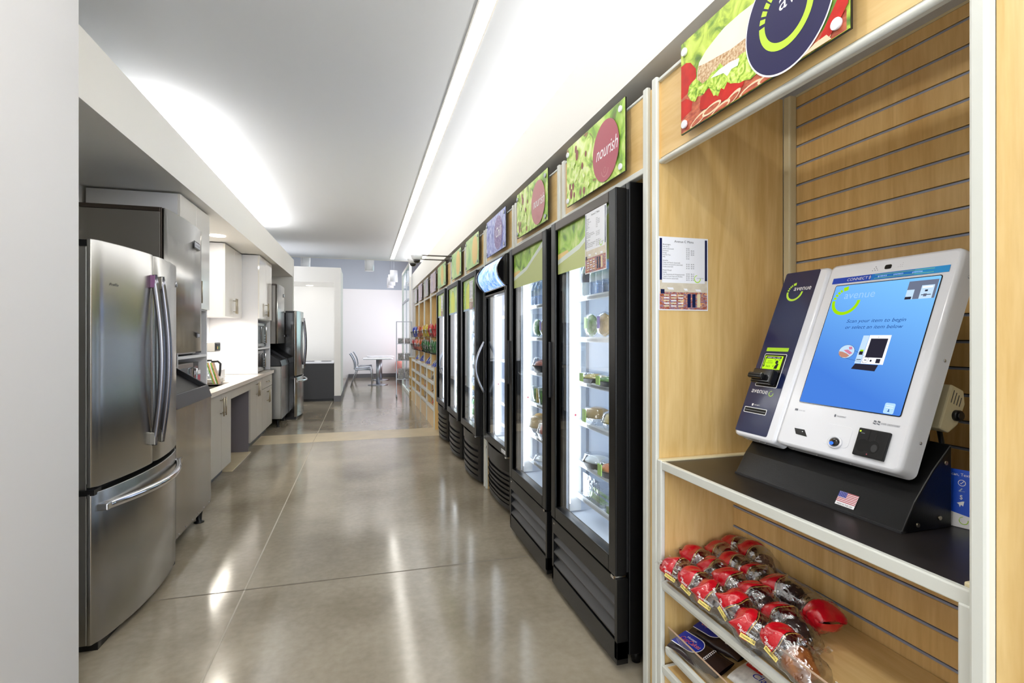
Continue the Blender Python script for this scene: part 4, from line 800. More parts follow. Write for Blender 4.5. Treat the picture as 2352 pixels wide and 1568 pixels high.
clam((x+.02, 3.26, .691), 'clamshell with a golden roll, fifth shelf of the second cooler', 'bread', base='lid_clear', h=.13, dome=.8); clam((x+.02, 3.08, .691), 'clamshell with red and green filling, fifth shelf of the second cooler', 'tomato', base='lid_clear', h=.11, dome=.7)
clam((x+.03, 3.18, .516), 'flat clear tray with pale food on the lowest shelf of the second cooler', 'mayo', base='lid_clear', h=.06)
# bowed cooler: few packs
for y, z, c, s in ((4.27, 1.521, 'ham', 'dark red wrapped snack on the top shelf of the bowed cooler'), (4.14, 1.521, 'leafy', 'green wrapped snack on the top shelf of the bowed cooler'), (4.22, .981, 'sticker_purple', 'purple wrapped snack low in the bowed cooler'), (4.10, .981, 'tomato', 'red wrapped snack low in the bowed cooler')):
    pack((1.20, y, z), s, c, (.07, .10, .16))
# bottle coolers: rows of bottles facing the door
pb = None
for (a, b), s in zip(((4.53, 5.27), (5.45, 6.19), (6.38, 7.14)), ('nearest', 'middle', 'farthest')):
    for r, z in enumerate((1.40, 1.18, .96, .74, .55)):
        for k in range(6):
            y = b-.09-k*.093
            kind = ('white_plastic', 'water', 'water', 'bottle_clear', 'label_green')[r]; lab = ('pale_blue', 'alu', 'label_dark', 'juice', 'water')[r]
            key = (kind, lab)
            lb = ('white', 'silver labelled', 'dark labelled', 'clear', 'green')[r]+' drink bottle on the '+('top', 'second', 'third', 'fourth', 'lowest')[r]+' bottle shelf of the '+s+' bottle cooler'
            gr = lb.split(' drink')[0]+' bottles, '+('top', 'second', 'third', 'fourth', 'lowest')[r]+' shelf, '+s+' bottle cooler'
            if pb is None: pb = {}
            if key not in pb: pb[key] = (bottle((1.098, y, z+.001), lb, body=kind, lab=lab, cap='cap_blue' if r % 2 else 'white_plastic', h=.175, r=.030, group=gr), (1.098, y, z+.001))
            else:
                o, p0 = pb[key]; dup(o, T3((0, y-p0[1], z+.001-p0[2])), lb, gr)
# ================================================================ SNACK SHELVES
for nm, c in (('bag_orange', (232, 110, 40)), ('bag_yellow', (240, 210, 50)), ('bag_red', (200, 40, 36)), ('bag_blue', (34, 66, 190)), ('bag_green', (50, 120, 60)), ('bag_white', (226, 224, 218)), ('bag_dark', (60, 44, 40)), ('bag_tan', (190, 140, 90))): mat(nm, c, .3, noise=.3, nscale=50, coat=.3)
BAG = {}
def bag(c, p, rz, tilt, label, group, sc=1):
    M = T3(p) @ Matrix.Rotation(rz, 4, 'Z') @ Matrix.Rotation(tilt, 4, 'Y') @ Matrix.Scale(sc, 4)
    if c not in BAG:
        m = MB(M)
        def f(u, v):
            h = v*.19; wv = .058*(1-.12*math.sin(PI*v)); th = .028*math.sin(PI*min(1, max(0, v)))**.6; a = 2*PI*u
            return (th*math.sin(a)*(1+.1*math.sin(7*v+3*u)), wv*math.cos(a) if abs(math.cos(a)) > .05 else 0, h)
        m.grid(f, 16, 8, 0); m.box(-.001, .001, -.058, .058, .186, .200, 0).box(-.001, .001, -.058, .058, -.008, .004, 0)
        m.box(-.0305, -.0295, -.03, .03, .06, .13, 1)
        o = m.build('snack_bag', [c, 'bag_white' if c != 'bag_white' else 'bag_red'], loc=p); tag(o, label, 'snack', group); BAG[c] = (o, M); return o
    o, M0 = BAG[c]; q = o.copy(); COL.objects.link(q); WM[q] = M @ M0.inverted() @ WM[o]; q.matrix_basis = WM[q]; tag(q, label, 'snack', group); return q
cols_up = [('bag_orange', 'orange'), ('bag_red', 'red'), ('bag_yellow', 'yellow'), ('bag_green', 'green'), ('bag_blue', 'blue'), ('bag_white', 'white'), ('bag_dark', 'dark'), ('bag_tan', 'tan')]
colname = dict(cols_up)
NM = ['the snack column beside the coolers', 'the second snack column', 'the third snack column', 'the last snack column']
pal = {0: [['bag_red', 'bag_orange'], ['bag_green', 'bag_yellow']], 1: [['bag_yellow', 'bag_yellow'], ['bag_green', 'bag_red']], 2: [['bag_orange', 'bag_red'], ['bag_orange', 'bag_dark']], 3: [['bag_blue', 'bag_orange'], ['bag_red', 'bag_white']]}
low = {0: ['bag_dark', 'bag_tan', 'bag_red'], 1: ['bag_white', 'bag_orange', 'bag_blue'], 2: ['bag_red', 'bag_tan', 'bag_red'], 3: ['bag_red', 'bag_white', 'bag_green']}
for j in range(4):
    a, b = BND[6+j]+.055, BND[7+j]-.055; w = b-a
    for lv, zb_ in enumerate((1.335, 1.085)):
        t = thing('wire_basket', 'black wire basket, '+('upper' if lv == 0 else 'lower')+' one hanging in '+NM[j], 'basket', (1.2, (a+b)/2, zb_))
        m = MB(); x0, x1 = .95, 1.26
        for x_, z_ in ((x0, zb_+.11), (x0+.03, zb_), (x1, zb_+.14), (x1, zb_)): m.tube([(x_, a+.01, z_), (x_, b-.01, z_)], .003, 6)
        for y_ in (a+.01, b-.01): m.tube([(x0, y_, zb_+.11), (x0+.03, y_, zb_), (x1, y_, zb_), (x1, y_, zb_+.14), (x0, y_, zb_+.11)], .003, 6)
        for k in range(1, 12): y_ = a+.01+(w-.02)*k/12; m.tube([(x0, y_, zb_+.11), (x0+.03, y_, zb_), (x1, y_, zb_)], .0018, 5)
        m.build('wire_frame', 'black_plastic', t)
        for k in range(5):
            for row in range(2):
                c = pal[j][lv][row]; n_ = colname[c]
                bag(c, (1.02+.10*row, a+.09+k*(w-.18)/4+random.uniform(-.01, .01), zb_+.01), random.uniform(-.25, .25), random.uniform(-.2, .1), n_+' snack bag in the '+('upper' if lv == 0 else 'lower')+' wire basket of '+NM[j], n_+' bags, '+('upper' if lv == 0 else 'lower')+' basket, '+NM[j])
    # sloping wooden trays
    ut = thing('tray_unit', 'stepped maple snack tray unit at the foot of '+NM[j], 'shelf unit', (1.2, (a+b)/2, 0))
    for yy in (BND[6+j]+.02, BND[7+j]-.04):
        m = MB(); m.box(.99, 1.40, yy, yy+.02, 0, .90); o = m.build('side_panel', 'maple', ut)
        m = MB(); m.box(.975, .99, yy-.002, yy+.022, 0, .90); m.build('edge_trim', 'edge_white', o)
    for q, z_ in enumerate((.86, .66, .47, .28)):
        m = MB(); m.prism([(.99, z_), (1.39, z_+.07), (1.39, z_+.05), (.99, z_-.02)], -(BND[7+j]-.04), -(BND[6+j]+.04), 0, Matrix.Rotation(PI/2, 4, 'X')); so = m.build('tray', 'maple_y', ut)
        m = MB(); m.box(.975, .99, BND[6+j]+.04, BND[7+j]-.04, z_-.022, z_+.012); m.build('tray_edge', 'edge_white', so)
        m = MB(); m.box(.992, .995, BND[6+j]+.045, BND[7+j]-.045, z_+.002, z_+.035); m.build('product_fence', 'acrylic', so)
        for k in range(4):
            c = 'bag_blue' if q == 0 else low[j][q-1]; n_ = colname[c]; s_ = ('top', 'second', 'third', 'lowest')[q]
            bag(c, (1.05, a+.10+k*(w-.2)/3, z_+.012), random.uniform(-.3, .3), .62+random.uniform(-.15, .15), n_+' snack packet on the '+s_+' sloping tray of '+NM[j], n_+' packets, '+s_+' tray, '+NM[j], .8)
    m = MB(); m.box(.985, 1.0, BND[6+j]+.04, BND[7+j]-.04, 0, .24); m.build('kick_panel', 'maple', ut)
ut = thing('tray_unit', 'lone low maple tray unit standing against the white wall end', 'shelf unit', (1.2, 11.35, 0))
m = MB(); m.box(.965, 1.40, 11.06, 11.08, 0, .90).box(.965, 1.40, 11.44, 11.46, 0, .90).box(1.38, 1.40, 11.08, 11.44, 0, .9); m.build('side_panel', 'maple', ut)
m = MB(); m.box(.955, 1.40, 11.05, 11.47, .90, .915, 0); m.build('top_board', 'edge_white', ut)
for z_ in (.48, .28, .2):
    m = MB(); m.prism([(.97, z_), (1.38, z_+.06), (1.38, z_+.04), (.97, z_-.02)], -11.44, -11.08, 0, Matrix.Rotation(PI/2, 4, 'X')); so = m.build('tray', 'maple_y', ut); m = MB(); m.box(.955, .97, 11.08, 11.44, z_-.025, z_+.01); m.build('tray_edge', 'edge_white', so)
for k in range(3):
    bag('bag_orange', (1.05, 11.14+.12*k, .52), .1*k, 1.0, 'orange snack packet in the lone low tray unit', 'orange packets in the lone low unit', .8); bag('bag_green', (1.05, 11.14+.12*k, .32), .1*k, 1.0, 'green snack packet in the lone low tray unit', 'green packets in the lone low unit', .8)
# ================================================================ MUFFINS, CUPCAKES
mat('muffin_gold', (196, 120, 52), .55, noise=1, nscale=50, col2=(150, 80, 30)); mat('muffin_choc', (72, 46, 40), .5, noise=.5, nscale=60); mat('muffin_brown', (140, 100, 78), .5, noise=.4, nscale=60)
mat('wrap_red', (190, 16, 30), .15, coat=.8, bump=.35, nscale=30); mat('wrap_gold', (214, 170, 80), .3); mat('wrap_yellow', (236, 214, 120), .3); mat('blueberry', (40, 70, 190), .3); mat('wrap_pink', (236, 150, 190), .4)
MUF = {}
def zsh(x): return .460+(x-1.036)*.171
def muffin(kind, x, y, rz, ry, rx, label, group=None, full=False, lift=0):
    rx = rx+.12+.12*math.sin(x*170+y*31); rz = rz+.25*math.sin(y*97+x*41); y = 1.06+(y-1.06)*.93; z = zsh(x)+.057+lift
    M = T3((x, y, z)) @ Matrix.Rotation(rz, 4, 'Z') @ Matrix.Rotation(ry, 4, 'Y') @ Matrix.Rotation(rx, 4, 'X') @ Matrix.Scale(1.08, 4)
    key = (kind, full)
    if key in MUF: o, M0 = MUF[key]; return dup(o, M @ M0.inverted(), label, group)
    t = thing('wrapped_muffin', label, 'muffin', M=M, group=group)
    m = MB(M @ T3((0, -.012, -.005)) @ Matrix.Rotation(-PI/2+.25, 4, 'X') @ T3((0, 0, -.03)))
    n = 36; vs = []; prof = [(.024, -.012), (.029, .010), (.033, .026), (.037, .032), (.037, .040), (.030, .052), (.016, .060), (.001, .062)]
    fs = []
    for j, (r, zz_) in enumerate(prof):
        for i in range(n):
            rr = r*(1+(.045 if j < 3 and i % 2 else 0))*(1+.03*math.sin(i*1.7+j)) ; vs.append((rr*math.cos(2*PI*i/n), rr*math.sin(2*PI*i/n), zz_))
    for j in range(len(prof)-1):
        for i in range(n): fs.append((j*n+i, j*n+(i+1) % n, (j+1)*n+(i+1) % n, (j+1)*n+i))
    m.add(vs, fs, 0, True); m.f.append(list(range(n))[::-1]); m.m.append(0); m.s.append(False); m.build('muffin', {'g': 'muffin_gold', 'c': 'muffin_choc', 'b': 'muffin_brown'}[kind], t)
    rnd = random.Random(len(MUF)+3)
    ph = [rnd.uniform(0, 6) for _ in range(6)]
    def pil(u, v, k=1.0):
        a = 2*PI*u; yv = .078-.156*v
        e = max(0, 1-abs(2*v-1)**2.6)**.5
        wx = (.030+.016*e)*k; wz = (.003+.040*e)*k
        cr = 1+.05*math.sin(9*v*3+ph[0]+3*a)+.04*math.sin(5*a+ph[1]+11*v)
        return (wx*math.cos(a)*cr, yv+.004*math.sin(3*a+ph[2]), wz*math.sin(a)*cr+.008*math.sin(3*PI*v+ph[3])*(1-e))
    m = MB(M); m.grid(lambda u, v: pil(u, .32*v, 1.0), 28, 10, 0); rb = m.build('red_wrapper', 'wrap_red', t)
    m = MB(M); m.grid(lambda u, v: pil(u, .34+.012*v, 1.012), 28, 1, 0); m.build('gold_line', 'wrap_gold', rb)
    m = MB(M); m.grid(lambda u, v: pil(u, .32+.68*v, 1.02), 28, 16, 0)
    m.grid(lambda u, v: (.042*(u-.5)*2, -.078-.016*v, .004*math.sin(20*u)), 12, 2, 0).grid(lambda u, v: (.040*(u-.5)*2, .078+.014*v, .004*math.sin(20*u)), 12, 2, 0); m.build('clear_film', 'film', t)
    if full:
        LM = M @ frame((-.046, .058, -.002), (0, -1, 0), (.30, 0, .95))
        m = MB(LM); m.text('Otis', .002, .012, .009, .001, 0, h=.006); m.text('Spunkmeyer', .008, .056, .002, .001, 0, h=.009, sh=.15); m.build('brand_print', ['text_white'], rb)
        m = MB(LM); m.rect(.014, .052, -.012, -.001, .0004, 0); m.text('Chocolate Chip' if kind != 'g' else 'Blueberry', .017, .050, -.0085, .001, 1, h=.005); m.build('flavour_label', ['wrap_yellow', 'ink'], rb)
    MUF[key] = (t, M); return t
mf = [('b', 1.070, 1.575, .15, 0, .25, 'golden brown muffin in red film at the far front corner of the rack', 1),
      ('g', 1.066, 1.465, .35, 0, .2, 'blueberry muffin in mostly clear film, second in the front row', 1),
      ('c', 1.068, 1.375, .2, 0, .3, 'chocolate muffin with red lettered wrap, third in the front row', 1),
      ('c', 1.072, 1.275, .25, 0, .35, 'chocolate chip muffin, fourth in the front row, tallest red wrap', 1),
      ('c', 1.070, 1.185, .3, 0, .25, 'dark muffin in red film, second from the near end of front row', 1),
      ('g', 1.072, 1.075, .25, 0, .15, 'golden muffin with red striped wrap at the near end of the row', 1),
      ('b', 1.160, 1.600, .1, 0, .1, 'brown muffin behind the far front corner muffin', 0), ('g', 1.158, 1.500, .3, 0, .15, 'golden muffin in the middle row behind the blueberry one', 0),
      ('c', 1.158, 1.405, .1, 0, .2, 'dark muffin in the middle row behind the third front one', 0), ('c', 1.162, 1.300, .15, 0, .3, 'large chocolate muffin in the middle row with folded white seal', 0),
      ('c', 1.150, 1.175, .1, 0, .1, 'chocolate muffin in the middle row near the bare shelf', 0),
      ('b', 1.250, 1.590, .2, 0, .1, 'brown muffin in the back row next to the side panel', 0), ('b', 1.330, 1.600, .2, 0, 0, 'brown muffin in the rear corner by the slatwall', 0),
      ('b', 1.325, 1.505, .1, 0, .1, 'pale brown muffin with bright red cap against the slatwall', 0), ('b', 1.240, 1.490, .1, 0, .1, 'ridged brown muffin in the back row with pink lettering', 0),
      ('c', 1.245, 1.395, .15, 0, .1, 'dark chocolate muffin in the back row, middle', 0), ('c', 1.262, 1.300, .2, 0, .1, 'dark chocolate muffin in the back row with tall clear tail', 0),
      ("c", 1.255, 1.185, 2.7, 0, .25, 'chocolate muffin turned round, its red end pointing at the viewer', 1)]
for k, x_, y_, a, b, c, lb, fu in mf: muffin(k, x_, y_, a, b, c, lb, full=bool(fu))
mat('hostess_blue', (24, 50, 170), .25, coat=.5); mat('choc_film', (44, 32, 32), .15, coat=.6)
def z2(x): return .236+(x-1.038)*.178
def cupcakes(x, y, rz, label):
    a = math.atan(.178)
    M = T3((x, y, z2(x)+.004)) @ Matrix.Rotation(rz, 4, 'Z') @ Matrix.Rotation(-a, 4, 'Y')
    t = thing('cupcake_pack', label, 'packaged cake', M=M)
    m = MB(M); 
    for cy in (-.040, .040): m.lathe([(.036, 0), (.040, .016), (.040, .026), (.030, .034), (0, .036)], 24, 0, T3((0, cy, 0))); 
    m.build('cupcake', 'muffin_choc', t)
    m = MB(M); m.grid(lambda u, v: ((.050-.004*math.sin(9*v))*math.cos(2*PI*u), .10-.2*v, .020+(.020*max(.08, math.sin(PI*v))**.4)*math.sin(2*PI*u)), 24, 12, 0); fb = m.build('dark_film', 'choc_film', t)
    zt = .0425; m = MB(M @ T3((0, 0, zt)) @ Matrix.Rotation(-PI/2, 4, 'Z'))
    pts = [(-.086, -.036), (-.086, .036), (-.02, .036)]+[(-.02+.034*math.cos(q), .036*math.sin(q)) for q in [PI/2-PI*k/14 for k in range(15)]]+[(-.02, -.036)]
    m.flat([(x_*1.0, y_*1.06) for x_, y_ in pts], -.0004, 1); m.flat([(x_-.002, y_*.97) for x_, y_ in pts], 0, 0)
    m.text('Hostess', -.060, -.022, .012, .0006, 1, h=.009, sh=.1); m.text('CupCakes', -.076, .004, -.008, .0005, 1, h=.019, sh=.15); m.text('CupCakes', -.0755, .0035, -.0075, .0008, 2, h=.0175, sh=.15)
    for q in range(7): m.arc(.044+.0, -.024+.008*q, .0035, .0055, 0, 330, .0005, 1, 12)
    m.build('printed_face', ['hostess_blue', 'text_white', 'tomato'], fb)
    return t
cupcakes(1.100, 1.500, .25, 'blue topped twin cupcake pack at the front of the second shelf')
cupcakes(1.205, 1.525, .25, 'blue topped twin cupcake pack behind the front one on the second shelf')
t = thing('pastry_pack', 'white wrapped pastry with blue letters on the second shelf', 'packaged cake', (1.17, 1.30, z2(1.17)))
M = T3((1.17, 1.29, z2(1.17)+.004)) @ Matrix.Rotation(.2, 4, 'Z') @ Matrix.Rotation(-.17, 4, 'Y'); m = MB(M)
m.grid(lambda u, v: ((.055)*math.cos(2*PI*u), .085-.17*v, .026+(.026*max(.05, math.sin(PI*v))**.4)*math.sin(2*PI*u)), 24, 12, 0); w_ = m.build('wrapper', 'bag_white', t)
m = MB(M @ T3((0, 0, .055)) @ Matrix.Rotation(-PI/2, 4, 'Z')); m.prism(rrect(-.06, -.002, .004, .032, .006), -.001, 0, 0); m.text("Freshley's", -.056, -.006, .013, .001, 1, h=.012, sh=.1); m.text('Claw', -.02, .05, -.022, .001, 2, h=.022, sh=.2); m.build('printed_face', ['bag_red', 'text_white', 'hostess_blue'], w_)
# ---- two dome cameras on arms
for y, z, s in ((6.30, 2.335, 'nearer'), (6.80, 2.36, 'farther')):
    t = thing('security_camera', s+' white dome security camera on a thin arm above the coolers', 'camera', (.62, y, z-.06))
    m = MB(); m.box(.60, 1.06, y-.012, y+.012, z-.008, z+.004, 0).box(1.03, 1.075, y-.03, y+.03, 2.27, z+.004, 0); m.build('arm', 'bronze', t)
    m = MB(T3((.62, y, z-.06))); m.lathe([(.045, .0), (.062, .018), (.070, .045), (.070, .054)], 28, 0); m.build('housing', 'white_plastic', t)
    m = MB(T3((.62, y, z-.06))); m.lathe([(.0, -.040), (.022, -.036), (.038, -.022), (.044, 0)], 24, 0); m.build('dome', 'black_gloss', t)
# ================================================================ LEFT: FRIDGE, ICE MACHINES, KITCHEN RUN
def fridge(M, side, label, plate):
    """origin: near front bottom corner, +x = out of the front, +y = along the aisle"""
    t = thing('refrigerator', label, 'refrigerator', M=M); w = .93
    bx = lambda s: .058*(1-(2*s-1)**2)
    m = MB(M); m.box(-.74, -.032, .012, w-.012, .03, 1.735, 0); body = m.build('cabinet', side, t, bevel=.004)
    for q in ((-.16, -.030, .012, .075, 1.735, 1.762), (-.16, -.030, w-.075, w-.012, 1.735, 1.762)):
        m = MB(M); m.box(*q); m.build('hinge_cover', 'black_plastic', body)
    m = MB(M); m.box(-.09, .0, .0, .06, .672, .696); m.build('middle_hinge', 'black_plastic', body)
    def door(y0, y1, z0, z1, nm, dy=True):
        m = MB(M); n = 24; f = lambda y: bx((y)/w)
        pts = [(-.028, y0)]+[(f(y)-(.012 if i in (0, n) else .003 if i in (1, n-1) else 0), y) for i, y in enumerate([y0+(y1-y0)*k/n for k in range(n+1)])]+[(-.028, y1)]
        m.prism(pts, z0, z1, 0, None, False)
        for k in range(1, n+1): pass
        k0 = len(m.f)-len(pts)
        for q in range(k0, len(m.f)): m.s[q] = True
        o = m.build(nm, 'steel', t)
        o.data.polygons[0].use_smooth = False; o.data.polygons[1].use_smooth = False
        b = o.modifiers.new('b', 'BEVEL'); b.width = .004; b.segments = 2; b.limit_method = 'ANGLE'; b.angle_limit = .7
        return o
    yc = .462
    d1 = door(0, yc-.002, .705, 1.765, 'door'); d2 = door(yc+.002, w, .705, 1.765, 'door'); d3 = door(0, w, .035, .682, 'drawer')
    m = MB(M); m.box(-.033, -.010, .01, w-.01, .66, .72); m.build('door_gasket', 'dark_void', body)
    m = MB(M); m.box(-.16, -.0, .03, w-.03, .0, .05); m.build('kick_plate', 'black_plastic', body)
    for dd, y in ((d1, yc-.045), (d2, yc+.045)):
        m = MB(M); p = [(bx(.5)+.010+.036*math.sin(PI*k/18), y, .80+.86*k/18) for k in range(19)]
        m.tube(p, .016, 12, 0, .012, up=(0, 1, 0)); h = m.build('handle', 'handle_steel', dd)
        for z in (.80, 1.595):
            m = MB(M); m.box(bx(.5)-.01, bx(.5)+.021, y-.012, y+.012, z, z+.065); m.build('handle_mount', 'purple_tape' if (plate and y < yc and z > 1) else 'steel_plain', h, bevel=.004)
    m = MB(M); p = [(bx(s)+.02+.040*math.sin(PI*s)+(.0), .045+(w-.09)*s, .612) for s in [k/22 for k in range(23)]]
    m.tube(p, .014, 12, 0, .018); h = m.build('handle', 'chrome', d3)
    for s in (.05, .95):
        m = MB(M); m.box(bx(s)-.02, bx(s)+.028, w*s-.022, w*s+.022, .598, .628); m.build('handle_mount', 'chrome', h, bevel=.005)
    m = MB(M @ frame((bx(.95)+.004, w*.94, 1.655), (-.10, 1, 0), (0, 0, 1))); m.lathe([(.017, 0), (.017, .003), (.0, .004)], 24, 0); m.arc(0, 0, .006, .009, 30, 330, .0042, 1, 14); m.build('round_badge', ['chrome', 'charcoal'], d2)
    if plate:
        m = MB(M @ frame((bx(.0914)+.0012, .085, 1.575), (.192, 1, 0), (0, 0, 1))); m.text('Profile', 0, .055, 0, .0004, 0, h=.012, sh=.3); m.build('nameplate', 'charcoal', d1)
    return t
FM1 = T3((-1.10, 2.59, 0)) @ Matrix.Rotation(-.026, 4, 'Z')
fridge(FM1, 'steel_plain', 'large stainless French door refrigerator with long curved handles, nearest on the left', True)
fridge(T3((-1.058, 9.01, 0)), 'black_gloss', 'stainless refrigerator with glossy black side at the far end of the kitchen', False)
def ice(M, label):
    """origin: near front bottom corner of the bin"""
    t = thing('ice_machine', label, 'ice machine', M=M); w = .74
    m = MB(M); m.box(-.70, -.008, .004, w-.004, .125, .905, 0); b = m.build('bin', 'steel_plain', t, bevel=.006)
    m = MB(M); m.box(-.008, 0, .0, w, .122, .905, 0)
    for k in range(6): m.cyl((0, .05+(w-.1)*k/5, .137), .004, .003, 10, 1, 'x')
    m.build('front_panel', ['steel', 'chrome'], b, bevel=.002)
    m = MB(M); R_ = Matrix.Rotation(PI/2, 4, 'X')
    m.prism([(.006, .905), (-.02, .99), (-.034, .99), (-.016, .915), (-.70, .915), (-.70, .905)], -w-.002, .002, 0, R_)
    for ya, yb in ((-.002, .022), (w-.022, w+.002)): m.prism([(.004, .905), (-.02, .99), (-.25, 1.14), (-.34, 1.235), (-.70, 1.235), (-.70, .905)], -yb, -ya, 0, R_)
    m.build('bin_frame', 'lid_black', t, bevel=.003)
    m = MB(M); m.prism([(-.034, .965), (-.24, 1.095), (-.25, 1.085), (-.045, .952)], -w+.022, -.022, 0, R_).prism([(-.24, 1.12), (-.34, 1.235), (-.35, 1.22), (-.25, 1.085)], -w+.022, -.022, 0, R_).box(-.70, -.34, .022, w-.022, .95, 1.235); m.build('bin_door', 'black_plastic', t)
    m = MB(M); m.box(-.70, -.085, .004, w-.004, 1.24, 2.10, 0).box(-.70, -.085, .0, w, 2.10, 2.125, 1).box(-.085, -.075, .0, w, 1.24, 2.125, 1); h = m.build('head', ['steel_side', 'bronze'], t, bevel=.002)
    m = MB(M); pts = [(-.075, .012)]+[(-.062+.020*(1-(2*s-1)**2), .004+(w-.008)*s) for s in [k/16 for k in range(17)]]+[(-.075, w-.012)]
    m.prism(pts, 1.242, 2.122, 0, None, True); fp = m.build('front_cover', 'steel', h); fp.data.polygons[0].use_smooth = False; fp.data.polygons[1].use_smooth = False
    m = MB(M @ frame((-.0425, w-.25, 1.965), (-.06, 1, 0), (0, 0, 1))); m.prism(rrect(0, .165, 0, .05, .008), 0, .004, 0); m.prism(rrect(.012, .155, .008, .042, .004), .004, .005, 1); m.text('Scotsman', .02, .147, .017, .0055, 0, h=.016); m.build('nameplate', ['charcoal', 'alu'], fp)
    m = MB(M @ frame((-.0455, w-.19, 1.34), (-.065, 1, 0), (0, 0, 1))); m.box(0, .09, 0, .03, 0, .006, 0); m.box(.02, .085, .004, .026, .006, .007, 1); m.build('control_label', ['charcoal', 'alu'], fp)
    for y in (.07, w-.07):
        for x in (-.06, -.62):
            m = MB(M @ T3((x, y, 0))); m.lathe([(.034, 0), (.034, .006), (.018, .012), (.020, .05), (.030, .125)], 20, 0); m.build('leg', 'black_plastic', t)
    return t
ice(T3((-1.088, 3.545, 0)), 'tall stainless ice machine with black sloping bin door beside the near refrigerator')
ice(T3((-1.166, 8.255, 0)), 'stainless ice machine with bin beside the black sided refrigerator')
def bar_handle(par, x, y, z0, z1, vert=True, L=.0):
    m = MB()
    if vert: m.cyl((x+.032, y, z0), .006, z1-z0, 12, 0).cyl((x, y, z0+.025), .004, .032, 8, 0, 'x').cyl((x, y, z1-.025), .004, .032, 8, 0, 'x')
    else: m.cyl((x+.032, y, z0), .006, z1-y, 12, 0, 'y').cyl((x, y+.02, z0), .004, .032, 8, 0, 'x').cyl((x, z1-.02, z0), .004, .032, 8, 0, 'x')
    return m.build('handle', 'nickel', par)
def panel_door(par, x, y0, y1, z0, z1, matn, name='door'):
    m = MB(); m.box(x, x+.019, y0+.002, y1-.002, z0, z1); return m.build(name, matn, par, bevel=.0015)
WX = -1.88
def tall_unit(y0, y1, label, handles):
    t = thing('microwave_tower', label, 'cabinet', (-1.58, (y0+y1)/2, .862)); xf = -1.315
    m = MB(); m.box(WX, xf, y0, y0+.019, .8645, 2.398, 0).box(WX, xf, y1-.019, y1, .8645, 2.398, 0).box(WX, xf, y0+.019, y1-.019, 2.38, 2.398).box(WX, xf, y0+.019, y1-.019, 1.565, 1.585).box(WX, xf, y0+.019, y1-.019, 1.175, 1.195).box(WX, WX+.01, y0+.019, y1-.019, .8645, 2.38)
    m.build('carcass', 'niche_white', t, bevel=.001)
    yc = (y0+y1)/2
    for a, b, hy in ((y0, yc, yc-.035), (yc, y1, yc+.035)):
        d = panel_door(t, xf, a, b, 1.578, 2.398, 'white_gloss'); bar_handle(d, xf+.019, hy, 1.62, 1.80)
    return t
tall_unit(4.31, 5.06, 'tall glossy white unit with microwaves beside the near ice machine', True)
tall_unit(7.30, 8.23, 'tall glossy white unit with microwaves at the far end of the counter', True)
def microwave(y0, y1, z0, label, h=.30, blackdoor=False, tape=False):
    t = thing('microwave_oven', label, 'microwave', (-1.5, (y0+y1)/2, z0)); x1 = -1.345
    m = MB(); m.box(-1.80, x1-.02, y0, y1, z0+.012, z0+h, 0).box(-1.78, -1.40, y0+.03, y0+.06, z0, z0+.012, 1).box(-1.78, -1.40, y1-.06, y1-.03, z0, z0+.012, 1); m.build('case', ['steel_plain', 'black_plastic'], t)
    yd = y0+(y1-y0)*.76
    m = MB(); m.box(x1-.02, x1, y0, yd, z0+.012, z0+h, 0); d = m.build('door', 'steel_plain', t, bevel=.003)
    m = MB(); m.box(x1, x1+.002, y0+.04, yd-.04, z0+.055, z0+h-.035, 0); m.build('door_window', 'black_gloss' if blackdoor else 'window_grey', d)
    m = MB(); m.box(x1-.02, x1-.001, yd+.002, y1, z0+.012, z0+h, 0)
    for r in range(4):
        for c in range(3): m.box(x1-.001, x1+.001, yd+.02+c*.035, yd+.042+c*.035, z0+.05+.035*r, z0+.07+.035*r, 1)
    m.box(x1-.001, x1+.001, yd+.02, y1-.02, z0+h-.065, z0+h-.03, 2); m.build('control_panel', ['charcoal', 'alu', 'black_gloss'], t)
    m = MB(); m.tube([(x1, yd-.022, z0+.05), (x1+.03, yd-.022, z0+.06), (x1+.03, yd-.022, z0+h-.05), (x1, yd-.022, z0+h-.04)], .008, 10); m.build('handle', 'chrome', d)
    m = MB(FL((x1+.0005, (y0+yd)/2, z0+.034))); m.lathe([(.011, 0), (.011, .002), (0, .003)], 18, 0); m.build('round_badge', 'chrome', d)
    if tape:
        m = MB(FL((x1+.004, y0, z0))); m.text('A', y1-y0-.30, y1-y0-.18, .05, 0, 0, h=.15) if False else m.rect(.44, .60, .05, .16, 0, 0); m.rect(.44, .60, .17, .20, .0005, 1); m.build('safety_sign', ['maroon', 'text_white'], d)
    return t
mat('window_grey', (120, 132, 140), .08, .6)
microwave(4.36, 5.0, 1.197, 'stainless microwave on the shelf of the near white tower, upper one', .33); microwave(4.36, 4.92, .8645, 'stainless microwave standing on the counter in the near white tower', .27, tape=True)
microwave(7.42, 8.08, 1.197, 'stainless microwave on the shelf of the far white tower, upper one', .33); microwave(7.38, 8.02, .8645, 'black fronted microwave standing on the counter in the far white tower', .29, True)
# wall cabinet between
t = thing('wall_cabinet', 'white glossy wall cabinet with two bar handles above the counter corner', 'cabinet', (-1.7, 6.86, 1.58)); m = MB(); m.box(WX, -1.519, 6.46, 7.298, 1.582, 2.40); m.build('carcass', 'niche_white', t)
for a, b, hy in ((6.46, 6.88, 6.845), (6.88, 7.298, 6.915)): d = panel_door(t, -1.519, a, b, 1.578, 2.398, 'white_gloss'); bar_handle(d, -1.50, hy, 1.62, 1.80)
